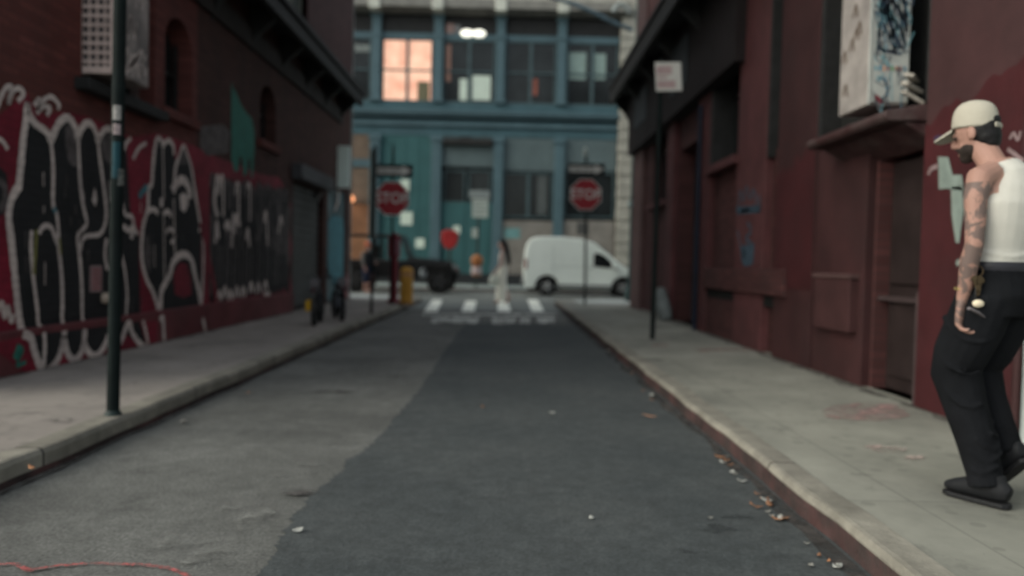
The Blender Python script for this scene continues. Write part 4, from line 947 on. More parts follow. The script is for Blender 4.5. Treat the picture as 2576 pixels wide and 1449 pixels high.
# near left post, with stickers
p = on_z(284, 1046, .12)
ps = thing('sign_post', 'thick dark green steel post with stickers on the left pavement', 'signpost', (p.x, p.y, .12))
top = on_y(305, -160, p.y)
a = Vector((p.x, p.y, .12)); b = Vector((top.x, p.y, top.z)); ax = (b - a)
def at(t): return a + ax * t
g = MB(); g.tube([at(0), at(.5), at(1)], .036, 14); g.build('pole', m_pole, ps, smooth=40)
g = MB(); g.tube([at(0), at(.004), at(.012)], [.05, .05, .038], 14); g.build('collar', m_poleh, ps, smooth=40)
for t0, t1, m, nm in ((.620, .650, mat('sticker_white', (.26, .245, .23), .6, .5, 30), 'sticker'), (.590, .612, mat('sticker_pale', (.24, .19, .19), .6, .6, 40), 'sticker'), (.50, .575, mat('sticker_blue', (.006, .04, .052), .6, .3, 10), 'sticker'), (.485, .52, mat('sticker_grey', (.11, .11, .10), .6, .6, 50), 'sticker')):
    g = MB(); n = 6; off = -1.9 if m.name != 'sticker_grey' else -1.0
    for i in range(n):
        t_a = off + .95*i/n*1.3; t_b = off + .95*(i+1)/n*1.3
        q = lambda tt, ang: at(tt) + Vector((math.cos(ang)*.0375, math.sin(ang)*.0375, 0))
        g.face([q(t0, t_a), q(t0, t_b), q(t1, t_b), q(t1, t_a)])
    g.build(nm, m, ps, recalc=False)
# far left narrow post seen with its parking sign edge-on
p = on_z(934, 789, .12)
t = thing('sign_post', 'thin dark post with an edge-on sign near the left kerb', 'signpost', (p.x, p.y, .12))
g = MB(); g.tube([(p.x, p.y, .12), (p.x+.03, p.y, 3.2)], .028, 10); g.build('pole', m_pole, t, smooth=40)
g = MB(); g.box(p.x-.03, p.x+.035, p.y-.16, p.y+.16, 1.5, 3.1); g.build('sign_plate', m_poleh, t, bevel=.01)
g = MB()
for i in range(5): g.tube([(p.x+.05*math.cos(k*.9), p.y+.05*math.sin(k*.9), .55+i*.06+.012*k) for k in range(8)], .010, 6)
g.build('chain', mat('pinkish_chain', (.12, .075, .07), .5), t, smooth=40)

def octagon(r): return [(r*math.cos(R(22.5+45*i)), r*math.sin(R(22.5+45*i))) for i in range(8)]
def stop_sign(px, pyc, base_py, label, arrow_label, extra):
    b = on_z(px-2, base_py, .12); Y = b.y; c = on_y(px, pyc, Y)
    t = thing('stop_sign', label, 'stop sign', (b.x, Y, .12))
    topz = c.z + .98
    g = MB(); g.tube([(b.x, Y, .12), (c.x, Y, topz)], .03, 10); g.build('pole', m_pole, t, smooth=40)
    r = .41
    g = MB(); g.prism([(c.x+x, c.z+z) for x, z in octagon(r)], 'y', Y-.05, Y-.044); f = g.build('sign_face', m_signw, t)
    g = MB(); g.prism([(c.x+x, c.z+z) for x, z in octagon(r*.945)], 'y', Y-.053, Y-.0505); q = g.build('red_field', m_red, t); q.parent = f; q.location = (0, 0, 0)
    text('STOP', .335, m_signw, t, (c.x, Y-.056, c.z), (R(90), 0, 0), sx=.92)
    zc = c.z + .62; w2 = .455; h2 = .145
    g = MB(); g.prism([(c.x-w2, zc-h2), (c.x+w2, zc-h2), (c.x+w2, zc+h2), (c.x-w2, zc+h2)], 'y', Y-.046, Y-.040); ow = g.build('one_way_plate', mat('sign_black', (.016, .017, .017), .5), t)
    g = MB(); g.prism([(c.x-w2+.04, zc-.07), (c.x+.22, zc-.07), (c.x+.22, zc-.12), (c.x+w2-.03, zc), (c.x+.22, zc+.12), (c.x+.22, zc+.07), (c.x-w2+.04, zc+.07)], 'y', Y-.049, Y-.0465); g.build('arrow', m_signw, t)
    text('ONE WAY', .125, MATS['sign_black'], t, (c.x-.10, Y-.052, zc), (R(90), 0, 0))
    if extra:
        g = MB(); g.ell((c.x-.03, Y, topz+.06), (.06, .06, .13)); g.build('finial', mat('pale_finial', (.36, .40, .37), .5), t, smooth=60)
    else:
        g = MB(); g.prism([(c.x-.03, topz-.02), (c.x+.03, topz-.02), (c.x+.015, topz+.2), (c.x-.015, topz+.2)], 'y', Y-.03, Y+.03); g.build('finial', m_poleh, t)
    return t
stop_sign(987, 500, 765, 'red stop sign under a one way plate on the left corner', '', False)
stop_sign(1473, 490, 766, 'red stop sign under a one way plate on the right corner', '', True)
# red alarm post and yellow bollard
p = on_z(985, 763, .124); q = on_y(985, 597, p.y+.25)
t = thing('alarm_post', 'dark red alarm post behind the left stop sign pole', 'alarm post', (p.x, p.y+.25, .12))
cx, cy = p.x, p.y + .25
g = MB(); g.lathe((cx, cy, .12), [(.15, 0), (.15, .05), (.10, .10), (.092, 1.0), (.105, 1.05)], 14); g.build('pedestal', mat('alarm_red', (.17, .018, .028), .5, .25, 3, 0, dirt=.4, dirt_rgb=(.09, .015, .02)), t, smooth=40)
g = MB(); g.box(cx-.135, cx+.135, cy-.10, cy+.10, 1.17, 1.64); g.prism([(cx-.15, 1.642), (cx+.15, 1.642), (cx, 1.76)], 'y', cy-.11, cy+.11); g.build('call_box', MATS['alarm_red'], t, bevel=.012)
g = MB(); g.box(cx+.05, cx+.13, cy-.112, cy-.10, 1.22, 1.6); g.build('faded_plate', mat('faded_plate', (.22, .11, .14), .6, .4, 8), t)
p = on_z(1022, 766, .124); topp = on_y(1022, 671, p.y)
t = thing('bollard', 'short yellow steel bollard beside the red alarm post', 'bollard', (p.x, p.y, .12))
h = topp.z - .12
m_yel = mat('bollard_yellow', (.48, .24, .035), .5, .2, 3, 0, dirt=.6, dirt_rgb=(.3, .16, .05))
g = MB(); g.lathe((p.x, p.y, .12), [(.145, 0), (.145, h-.1), (.135, h-.05), (.09, h-.01), (.02, h)], 18); g.build('body', m_yel, t, smooth=40)
g = MB(); g.lathe((p.x, p.y, .12), [(.19, 0), (.19, .03), (.15, .05)], 18); g.build('base_ring', mat('rusty_base', (.20, .11, .05), .7), t, smooth=40)
g = MB(); g.lathe((p.x, p.y, .12), [(.148, h-.22), (.148, h-.12)], 18); g.build('band', mat('worn_band', (.42, .22, .10), .6, .3, 8), t, smooth=40)
# white no parking sign on its green post, right pavement
p = on_z(1641, 853, .12); c = on_y(1680, 195, p.y)
t = thing('sign_post', 'slim green post carrying a square white parking sign, right pavement', 'signpost', (p.x, p.y, .12))
tp = on_y(1664, 150, p.y)
g = MB(); g.tube([(p.x, p.y, .12), (tp.x, p.y, tp.z)], .034, 12); g.build('pole', m_pole, t, smooth=40)
T = Matrix.Translation((c.x, p.y-.045, c.z)) @ Euler((0, R(-5), R(12))).to_matrix().to_4x4()
g = MB(T); g.box(-.185, .185, -.004, .004, -.19, .19); g.build('sign_plate', m_signw, t, bevel=.004)
g = MB(T)
g.box(-.17, .05, -.0065, -.0045, .03, .14); g.box(-.17, .09, -.0065, -.0045, -.15, -.05); g.box(-.17, -.02, -.0065, -.0045, -.02, .01)
g.build('printing', mat('pale_red_print', (.46, .33, .32), .6, .12, 20), t)
# parking signs across the street
p = on_z(1197, 722, .12); Y = 29.6
c = on_y(1206, 524, Y); b = on_y(1197, 722, Y)
t = thing('sign_post', 'pole across the street with white parking signs and orange reflector', 'signpost', (b.x, Y, .12))
tp = on_y(1207, 470, Y)
g = MB(); g.tube([(b.x, Y, .12), (tp.x, Y, tp.z)], .05, 10); g.build('pole', m_poleh, t, smooth=40)
def plate(r, Y, nm, m): 
    g = MB(); g.box(r[0], r[1], Y-.07, Y-.06, r[2], r[3]); return g.build(nm, m, t, bevel=.01)
m_greyw = mat('sign_greywhite', (.33, .37, .34), .6, .08, 3)
plate(rect(1188, 500, 1228, 548, Y), Y, 'parking_sign', m_greyw)
plate(rect(1180, 479, 1232, 498, Y), Y, 'parking_sign', mat('sign_grey', (.20, .23, .23), .6, .25, 6))
r = rect(1190, 504, 1226, 546, Y); g = MB()
for i in range(4): g.box(r[0], r[1]-(i % 2)*.15, Y-.073, Y-.0705, r[3]-.08-i*.16, r[3]-.03-i*.16)
g.build('printing', mat('sign_print', (.20, .24, .23), .6), t)
r = rect(1187, 574, 1202, 598, Y); plate(r, Y, 'notice', m_greyw)
a = on_y(1200, 656, Y-.1); g = MB(); g.ell((a.x, Y-.1, a.z), (.25, .12, .26)); g.build('orange_reflector', mat('reflector_orange', (.30, .12, .045), .5), t, smooth=60)
a = on_y(1199, 680, Y-.1); g = MB(); g.lathe((a.x, Y-.1, a.z), [(.2, -.16), (.21, -.02), (.19, .16)], 14); g.build('pale_band', mat('reflector_pale', (.38, .30, .29), .5), t, smooth=60)
a = on_y(1199, 691, Y-.1); g = MB(); g.lathe((a.x, Y-.1, a.z), [(.14, -.07), (.22, .02)], 14); g.build('lower_band', MATS['reflector_orange'], t, smooth=60)
# red rounded sign on a dark post behind the black jeep
Y = 28.9; a = on_y(1132, 602, Y)
t = thing('red_marker', 'red rounded marker board on a dark post across the street', 'marker sign', (a.x, Y, .12))
g = MB(); g.tube([(a.x, Y, .12), (a.x, Y, a.z-.2)], .05, 10); g.build('pole', m_poleh, t, smooth=40)
hp = [(.0, -.40), (.14, -.36), (.26, -.22), (.33, .0), (.34, .18), (.27, .32), (.14, .37), (0, .37), (-.14, .38), (-.27, .33), (-.34, .18), (-.33, .0), (-.26, -.22), (-.14, -.36)]
g = MB(); g.prism([(a.x+x, a.z+z) for x, z in hp], 'y', Y-.16, Y-.02); g.build('sign_head', mat('marker_head_red', (.30, .026, .026), .45, .25, 2), t, bevel=.05, segs=3)
# blade sign at the left corner
a = on_y(849, 367, 17.3); b = on_y(879, 473, 17.3)
t = thing('blade_sign', 'blank pale sign board hung at the left building corner', 'sign', (a.x, 17.3, b.z))
g = MB(); g.box(a.x, b.x, 17.26, 17.36, b.z, a.z); g.build('board', mat('pale_board', (.74, .86, .80), .6, .06, 1.5), t, bevel=.01)
for z in (a.z-.12, b.z+.12):
    g = MB(); g.tube([(LX-.02, 17.38, z), (b.x-.05, 17.38, z)], .018, 8); g.build('bracket', m_black, t, smooth=40)
# street lamp beyond the right corner
Y = 20.3; p = on_y(1586, 757, Y)
t = thing('street_lamp', 'tall green street lamp with a long arm at the right corner', 'street lamp', (p.x, Y, .12))
k = on_y(1586, -330, Y).z
g = MB(); g.tube([(p.x, Y, .12), (p.x, Y, 1.2), (p.x+.02, Y, k)], [.10, .085, .06], 12); g.lathe((p.x, Y, .12), [(.16, 0), (.16, .25), (.11, .42)], 12); g.build('pole', mat('lamp_green', (.020, .050, .050), .5), t, smooth=40)
A = [on_y(x, y, Y) for x, y in ((1592, 76), (1540, 55), (1490, 30), (1430, 6), (1340, -18), (1260, -30))]
g = MB(); g.tube(curve_pts(A, 5), .055, 10); g.build('arm', mat('arm_blue_grey', (.13, .20, .24), .5), t, smooth=40)
e = A[-1]; g = MB(); g.ell((e.x-.35, Y, e.z-.02), (.42, .16, .10)); g.build('lamp_head', m_steel, t, smooth=60)
a = on_y(1562, 24, Y); g = MB(); g.tube(curve_pts([(a.x-.22, Y-.1, a.z-.10), (a.x-.1, Y-.1, a.z+.08), (a.x+.1, Y-.1, a.z+.06), (a.x+.22, Y-.1, a.z-.12)], 4), .06, 8); g.build('clamp', mat('pale_clamp', (.42, .47, .45), .5), t, smooth=40)
a = on_y(1587, 513, Y-.15); g = MB(); g.box(a.x-.07, a.x+.07, a.y-.02, a.y+.05, a.z-.08, a.z+.08); g.build('tag_plate', mat('tag_pale', (.26, .36, .36), .5), t, bevel=.02)

# ------------------------------------------------------------------ vehicles
m_tyre = mat('tyre', (.014, .014, .014), .75, .2, 20)
m_rim = mat('rim_silver', (.38, .39, .39), .35, .15, 8, metal=.5)
m_rimd = mat('rim_dark', (.06, .062, .065), .4, .15, 8)
def wheel(root, c, r, wd, rim, side):
    """c: hub at the outer face; the axle runs along y, outer face towards side"""
    x, y, z = c; yi = y - side*wd
    g = MB(); prof = [(r*.62, 0), (r*.90, 0), (r, wd*.18), (r, wd*.82), (r*.90, wd), (r*.62, wd)]
    g.lathe((x, yi if side > 0 else y, z), prof, 28, axis='y'); w_ = g.build('wheel', m_tyre, root, smooth=35, world=False)
    g = MB(); o = y - side*.02
    g.lathe((x, min(o, o-side*.08), z), [(r*.64, 0), (r*.64, .08)], 28, axis='y')
    for i in range(5):
        a = 2*math.pi*i/5; g.tube([(x+r*.12*math.cos(a), y-side*.012, z+r*.12*math.sin(a)), (x+r*.6*math.cos(a), y-side*.012, z+r*.6*math.sin(a))], [(.05, .02), (.04, .02)], 6, ref=(0, 0, 1))
    g.lathe((x, y-side*.03 - (.02 if side > 0 else 0), z), [(r*.2, 0), (r*.2, .035), (r*.05, .045)], 14, axis='y')
    q = g.build('rim', rim, root, smooth=35, world=False); q.parent = w_
VY = 25.2; vx = on_y(1317, 660, VY).x
van = thing('delivery_van', 'white compact delivery van parked across the end of the alley', 'van', (vx, VY, .004))
k_ = 1.0
m_van = mat('van_white', (.84, .90, .84), .3, .06, 1.2, 0, coat=.5)
m_vang = glass_mat('car_glass', (.012, .014, .015), .06)
body = [(.04, .42), (.02, .95), (.07, 1.5), (.13, 1.78), (.24, 1.95), (.45, 2.02), (1.3, 2.04), (2.05, 1.97), (2.45, 1.84), (2.85, 1.53), (3.28, 1.17), (3.50, 1.03), (3.90, .88), (4.12, .70), (4.20, .45), (4.16, .26), (.10, .26)]
wxr, wxf, wr = .82, 3.44, .335
def arch_pts(cx, r, z0, n=10): return [(cx + r*math.cos(math.pi*i/n), z0 + r*math.sin(math.pi*i/n)) for i in range(n+1)]
prof = body[:-2] + [(4.16, .26), (wxf+.42, .26)] + arch_pts(wxf, .42, .30) + [(wxf-.42, .26), (wxr+.42, .26)] + arch_pts(wxr, .42, .30) + [(wxr-.42, .26), (.10, .26)]
g = MB(); g.prism(prof, 'y', 0, 1.78); g.build('body', m_van, van, world=False, bevel=.06, segs=4, smooth=30)
for sy, nm in ((-.006, 0), (1.786, 1)):
    win = [(2.40, 1.05), (2.40, 1.50), (2.60, 1.50), (2.80, 1.40), (3.24, 1.00), (3.22, .96)]
    g = MB(); g.prism(win, 'y', sy-.004, sy+.004); g.build('side_window', m_vang, van, world=False)
    g = MB()
    for x in (2.22, 3.26): g.box(x, x+.012, sy-.002, sy+.002, .42, 1.62 if x < 3 else .95)
    g.box(.95, 2.2, sy-.002, sy+.002, 1.02, 1.03); g.box(1.02, 1.03, sy-.002, sy+.002, .72, 1.75)
    g.build('door_seam', mat('seam_grey', (.25, .28, .27), .6), van, world=False)
    g = MB(); g.box(.5, 3.05, sy-.004, sy+.004, .30, .42); g.build('sill_cladding', mat('cladding_grey', (.20, .215, .21), .6), van, world=False)
    g = MB(); g.box(.04, .13, sy-.004, sy+.05, .92, 1.25); g.build('tail_light', mat('tail_light', (.24, .05, .045), .3), van, world=False, bevel=.01)
    g = MB(); g.box(2.3, 2.38, sy-.02, sy+.02, .98, 1.02); g.build('door_handle', MATS['cladding_grey'], van, world=False)
    g = MB(); s_ = -1 if sy < 0 else 1; g.box(3.02, 3.16, sy+s_*.16-.08, sy+s_*.16+.08, 1.0, 1.2); g.box(3.07, 3.12, min(sy, sy+s_*.1), max(sy, sy+s_*.1), 1.02, 1.08); g.build('wing_mirror', m_van, van, world=False, bevel=.03)
    g = MB(); g.prism([(3.95, .60), (4.12, .56), (4.06, .74), (3.88, .84)], 'y', sy-.004, sy+.03); g.build('headlight', mat('headlight', (.5, .52, .52), .15), van, world=False)
g = MB(); g.prism([(2.47, 1.855), (2.87, 1.545), (3.30, 1.185), (3.28, 1.165), (2.85, 1.52), (2.45, 1.835)], 'y', .14, 1.64); g.build('windscreen', m_vang, van, world=False)
g = MB(); g.box(-.02, .06, .05, 1.73, .36, .58); g.box(4.12, 4.24, .05, 1.73, .28, .52); g.build('bumper', MATS['cladding_grey'], van, world=False, bevel=.03)
g = MB(); g.box(.2, 4.0, .12, 1.66, .2, .34); g.build('underbody', m_dark, van, world=False)
for x in (wxr, wxf):
    wheel(van, (x, -.01, wr), wr, .21, m_rim, -1); wheel(van, (x, 1.79, wr), wr, .21, m_rim, 1)
    g = MB(); g.prism(arch_pts(x, .41, .30), 'y', .02, 1.76); g.build('wheel_well', m_dark, van, world=False)

JY = 25.0; jx = on_y(890, 660, JY).x
jeep = thing('off_road_car', 'black open sided off-road car with big wheels parked at left', 'car', (jx, JY, .004))
m_jb = mat('jeep_black', (.016, .017, .018), .3, .15, 3, coat=.4)
jr = .44; jf, jb = 2.92, .05
j = MB(); j.prism([(-.55, .55), (-.55, 1.12), (1.72, 1.12), (1.80, 1.16), (3.32, 1.08), (3.36, .62), (3.30, .55), (2.3, .50), (.6, .50)], 'y', .12, 1.68); j.build('body', m_jb, jeep, world=False, bevel=.03, smooth=30)
j = MB(); j.prism([(1.82, 1.165), (3.28, 1.085), (3.28, 1.13), (1.84, 1.24)], 'y', .28, 1.52); j.build('hood', m_jb, jeep, world=False, bevel=.03)
j = MB(); j.box(-.55, 1.58, .16, 1.64, 1.90, 1.99); j.build('roof', m_jb, jeep, world=False, bevel=.04)
for y in (.17, 1.57):
    for a, b in (((1.86, 1.15), (1.55, 1.93)), ((.72, 1.1), (.68, 1.92)), ((-.5, 1.1), (-.5, 1.92))):
        j = MB(); j.tube([(a[0], y+.03, a[1]), (b[0], y+.03, b[1])], .045, 8); j.build('pillar', m_jb, jeep, world=False, smooth=40)
j = MB(); j.prism([(1.86, 1.16), (1.885, 1.16), (1.58, 1.92), (1.555, 1.92)], 'y', .2, 1.6); j.build('windscreen', glass_mat('clear_glass_dark', (.03, .045, .05), .05), jeep, world=False)
for x in (jf, jb):
    j = MB(); j.prism([(x-.62, .78), (x-.40, .98), (x+.38, .98), (x+.60, .72), (x+.56, .70), (x+.36, .92), (x-.38, .92), (x-.58, .74)], 'y', -.08, .2); j.build('fender', m_black, jeep, world=False, bevel=.02)
    j = MB(); j.prism([(x-.62, .78), (x-.40, .98), (x+.38, .98), (x+.60, .72), (x+.56, .70), (x+.36, .92), (x-.38, .92), (x-.58, .74)], 'y', 1.6, 1.88); j.build('fender', m_black, jeep, world=False, bevel=.02)
    wheel(jeep, (x, -.08, jr), jr, .28, m_rimd, -1); wheel(jeep, (x, 1.88, jr), jr, .28, m_rimd, 1)
j = MB(); j.box(3.36, 3.52, .1, 1.7, .55, .75); j.build('bumper', m_black, jeep, world=False, bevel=.02)
j = MB(); j.lathe((-.56, .9, 1.0), [(.38, -.24), (.40, -.18), (.40, -.02), (.3, 0)], 22, axis='x'); j.build('spare_wheel', m_tyre, jeep, world=False, smooth=40)
j = MB(); j.ell((2.35, .10, .70), (.13, .03, .17)); j.build('fender_badge', mat('fender_badge', (.36, .40, .42), .4), jeep, world=False, smooth=60)
j = MB(); j.box(3.36, 3.40, .25, .45, .85, 1.0); j.box(3.36, 3.40, 1.35, 1.55, .85, 1.0); j.build('headlight', MATS['headlight'], jeep, world=False)
j = MB(); j.box(3.50, 3.56, -.08, .0, .78, .92); j.build('side_lamp', mat('side_lamp_red', (.2, .05, .05), .4), jeep, world=False)
for y in (.45, 1.2):
    j = MB(); j.box(.55, 1.05, y-.22, y+.22, .9, 1.15); j.box(.5, .66, y-.22, y+.22, 1.15, 1.62); j.build('seat', m_black, jeep, world=False, bevel=.05)

# ------------------------------------------------------------------ bicycles by the left wall
def bike(loc, rz, label, bag_rgb, fender_rgb):
    t = thing('bicycle', label, 'bicycle', loc, rz, 'bicycles parked on the left pavement')
    t.scale = (.68, .68, .68)
    r = .31
    for x, nm in ((.52, 'front'), (-.52, 'rear')):
        g = MB(); pts = [(x+r*math.cos(2*math.pi*i/20), 0, r+.01+r*math.sin(2*math.pi*i/20)) for i in range(20)]
        g.tube(pts, .042, 8, ref=(0, 1, 0), closed=True); w_ = g.build('wheel', m_tyre, t, world=False, smooth=50)
        g = MB()
        for i in range(10):
            a = math.pi*i/10; g.tube([(x-r*math.cos(a), 0, r+.01-r*math.sin(a)), (x+r*math.cos(a), 0, r+.01+r*math.sin(a))], .004, 4)
        q = g.build('spokes', m_steel, t, world=False); q.parent = w_
    m_f = mat('bike_frame', (.03, .03, .034), .4)
    g = MB()
    for a, b, rr in (((-.52, 0, .32), (-.05, 0, .30), .016), ((-.05, 0, .30), (-.16, 0, .78), .02), ((-.52, 0, .32), (-.15, 0, .72), .014), ((-.05, 0, .30), (.36, 0, .72), .024), ((-.14, 0, .70), (.34, 0, .80), .02), ((.33, 0, .86), (.42, 0, .60), .024), ((.42, -.05, .60), (.52, -.05, .32), .014), ((.42, .05, .60), (.52, .05, .32), .014)):
        g.tube([a, b], rr, 8)
    g.build('frame', m_f, t, world=False, smooth=40)
    g = MB(); g.tube(curve_pts([(.20, -.30, 1.02), (.28, -.2, 1.04), (.32, 0, .98), (.28, .2, 1.04), (.20, .30, 1.02)], 4), .014, 8); g.tube([(.33, 0, .85), (.32, 0, .99)], .014, 8); g.build('handlebar', m_f, t, world=False, smooth=40)
    g = MB(); g.ell((-.18, 0, .83), (.14, .08, .04)); g.tube([(-.16, 0, .70), (-.18, 0, .82)], .014, 8); g.build('saddle', m_black, t, world=False, smooth=60)
    g = MB(); g.tube(curve_pts([(-.52-.36, 0, .30), (-.52-.30, 0, .56), (-.52, 0, .68), (-.25, 0, .55)], 5), [(.04, .012)]*16, 6); g.build('mudguard', mat('guard%s' % (fender_rgb,), fender_rgb, .5), t, world=False, smooth=40)
    g = MB(); g.tube(curve_pts([(.52+.36, 0, .28), (.52+.28, 0, .54), (.52, 0, .68)], 5), [(.04, .012)]*11, 6); g.build('mudguard', mat('guard%s' % (fender_rgb,), fender_rgb, .5), t, world=False, smooth=40)
    g = MB(); g.box(-.78, -.36, -.10, .10, .72, .80); g.build('rack', m_f, t, world=False, bevel=.01)
    g = MB(); g.box(-.74, -.48, .06, .17, .32, .56); g.build('pannier', mat('bag%s' % (bag_rgb,), bag_rgb, .7, .2, 8), t, world=False, bevel=.03)
    g = MB(); g.box(-.80, -.77, -.03, .03, .74, .79); g.build('tail_lamp', mat('bike_red', (.12, .03, .035), .4), t, world=False, bevel=.01)
    g = MB(); g.box(-.62, -.50, -.1, .1, .82, 1.0); g.build('basket', mat('basket_pale', (.12, .11, .115), .7, .3, 20), t, world=False, bevel=.03)
    return t
p1 = on_z(792, 822, .12); p2 = on_z(842, 812, .12)
bike((p1.x-.10, p1.y+.55, .12), R(97), 'dark bicycle with yellow pannier and pale basket at left wall', (.50, .28, .02), (.14, .135, .135))
bike((p2.x-.12, p2.y+.75, .12), R(112), 'dark bicycle with a grey bag parked nearer the left kerb', (.06, .065, .075), (.04, .04, .05))

# ------------------------------------------------------------------ people
m_skin = None
def skin_mat(name, rgb, tattoo=0.0, zlo=0, zhi=0, amin=.18):
    m = mat(name, rgb, .55, .10, 6, .05, fine=120)
    if tattoo and not m.get('tt'):
        m['tt'] = 1
        n = m.node_tree.nodes; l = m.node_tree.links; b = n['Principled BSDF']; src = b.inputs['Base Color'].links[0].from_socket
        tc = n.new('ShaderNodeTexCoord'); no = n.new('ShaderNodeTexNoise'); no.inputs['Scale'].default_value = 11; no.inputs['Detail'].default_value = 5; no.inputs['Roughness'].default_value = .6; no.inputs['Distortion'].default_value = 1.3
        l.new(tc.outputs['Object'], no.inputs['Vector'])
        ra = n.new('ShaderNodeValToRGB'); ra.color_ramp.elements[0].position = .455; ra.color_ramp.elements[1].position = .53
        l.new(no.outputs['Fac'], ra.inputs[0])
        sp = n.new('ShaderNodeSeparateXYZ'); l.new(tc.outputs['Object'], sp.inputs[0])
        ab = n.new('ShaderNodeMath'); ab.operation = 'ABSOLUTE'; l.new(sp.outputs['Y'], ab.inputs[0])
        g1 = n.new('ShaderNodeMath'); g1.operation = 'GREATER_THAN'; g1.inputs[1].default_value = amin; l.new(ab.outputs[0], g1.inputs[0])
        g2 = n.new('ShaderNodeMath'); g2.operation = 'LESS_THAN'; g2.inputs[1].default_value = zhi; l.new(sp.outputs['Z'], g2.inputs[0])
        g3 = n.new('ShaderNodeMath'); g3.operation = 'GREATER_THAN'; g3.inputs[1].default_value = zlo; l.new(sp.outputs['Z'], g3.inputs[0])
        m1 = n.new('ShaderNodeMath'); m1.operation = 'MULTIPLY'; l.new(g1.outputs[0], m1.inputs[0]); l.new(g2.outputs[0], m1.inputs[1])
        m2 = n.new('ShaderNodeMath'); m2.operation = 'MULTIPLY'; l.new(m1.outputs[0], m2.inputs[0]); l.new(g3.outputs[0], m2.inputs[1])
        m3 = n.new('ShaderNodeMath'); m3.operation = 'MULTIPLY'; l.new(m2.outputs[0], m3.inputs[0]); l.new(ra.outputs[0], m3.inputs[1])
        m4 = n.new('ShaderNodeMath'); m4.operation = 'MULTIPLY'; m4.inputs[1].default_value = tattoo; l.new(m3.outputs[0], m4.inputs[0])
        mx = n.new('ShaderNodeMix'); mx.data_type = 'RGBA'; l.new(m4.outputs[0], mx.inputs[0]); l.new(src, mx.inputs[6]); mx.inputs[7].default_value = (.085, .075, .072, 1)
        l.new(mx.outputs[2], b.inputs['Base Color'])
    return m
def hand(mb, wrist, down, fwd, out, s=1.0, curl=.5):
    """palm and five fingers; down = along the hand, fwd = towards the thumb side, out = back of the hand"""
    w0 = Vector(wrist); d = Vector(down).normalized(); f = Vector(fwd); f = (f - d*f.dot(d)).normalized(); o = Vector(out); o = (o - d*o.dot(d) - f*o.dot(f)).normalized()
    mb.tube([w0, w0+d*.03*s, w0+d*.065*s, w0+d*.092*s], [(.027*s, .020*s), (.038*s, .019*s), (.043*s, .018*s), (.040*s, .015*s)], 12, ref=f)
    for i, (off, ln, r) in enumerate(((.033, .072, .0095), (.011, .080, .010), (-.011, .074, .0095), (-.032, .058, .0085))):
        b = w0 + d*.088*s + f*off*s; pts = [b]; ang = .15; c = curl*(1+.12*i)
        for seg in (.42, .32, .26):
            ang += c*.9; dirv = d*math.cos(ang) - o*math.sin(ang); pts.append(pts[-1] + dirv*ln*seg*s)
        mb.tube(pts, [r*s*1.08, r*s, r*s*.92, r*s*.78], 8, ref=f)
    b = w0 + d*.035*s + f*.032*s
    mb.tube([b - f*.012*s, b + f*.018*s + d*.026*s, b + f*.022*s + d*.055*s - o*.014*s, b + f*.012*s + d*.078*s - o*.022*s], [.014*s, .0125*s, .011*s, .008*s], 8)

# ---- the man on the right
MAN = Vector((2.125, 3.15, .12)); fwd = Vector((-.35, .94))
man = thing('person', 'man in white cap, white tank top and black baggy trousers walking', 'person', MAN, math.atan2(fwd.y, fwd.x))
man.scale = (.88, .88, 1.0)      # a slim build
mskin = skin_mat('tattooed_skin', (.335, .192, .150), .75, .72, 1.36, .155)
HM = Matrix.Translation((.140, .03, 1.602)) @ Euler((0, R(16), R(20))).to_matrix().to_4x4() @ Matrix.Diagonal((.93, .93, .88, 1))     # head: forward x, left y
b = MB()
# trunk and shoulders under the vest
b.tube([(.0, 0, .95), (.0, 0, 1.08), (-.015, 0, 1.20), (-.02, 0, 1.31), (.0, 0, 1.40), (.03, .005, 1.45)], [(.105, .15), (.105, .14), (.115, .155), (.115, .17), (.085, .155), (.06, .08)], 18, ref=(1, 0, 0))
b.tube([(.03, .0, 1.40), (.075, .01, 1.48), (.12, .02, 1.55)], [.066, .060, .058], 14)
# left arm, hanging; right arm swings forward
b.tube([(-.01, .10, 1.405), (-.01, .185, 1.375), (-.015, .215, 1.29), (-.03, .228, 1.19), (-.035, .235, 1.10), (-.01, .232, 1.02), (.01, .222, .93), (.03, .215, .865)], [.058, .060, .051, .045, .040, .042, .034, .027], 14)
b.tube([(.0, -.10, 1.405), (.0, -.185, 1.375), (.02, -.215, 1.28), (.05, -.225, 1.18), (.09, -.228, 1.11), (.16, -.215, 1.04), (.23, -.195, .98)], [.058, .064, .055, .047, .043, .040, .028], 14)
hand(b, (.03, .215, .868), (.10, -.04, -1), (.35, -.9, 0), (.9, .35, 0), 1.16, .55)
hand(b, (.23, -.195, .98), (.7, .1, -.7), (.3, .9, .2), (.5, -.6, .5), 1.0, .5)
b.T = HM
b.ell((0, 0, .02), (.098, .076, .108)); b.ell((.042, 0, -.062), (.058, .052, .062)); b.ell((.01, 0, -.03), (.07, .066, .075))
b.tube([(.092, 0, .012), (.112, 0, -.012), (.118, 0, -.030), (.098, 0, -.040)], [.011, .013, .017, .012], 8)
b.ell((.088, .032, .012), (.018, .022, .010)); b.ell((.088, -.032, .012), (.018, .022, .010))
b.ell((.086, 0, -.066), (.016, .024, .009)); b.ell((.084, 0, -.084), (.02, .028, .018))
for s in (-1, 1): b.ell((-.004, s*.080, -.012), (.022, .010, .034)); b.ell((.008, s*.078, -.03), (.012, .010, .014))
b.T = None
b.build('body', mskin, man, world=False, mods=lambda o: fluid(o, .0055, 4, .5))
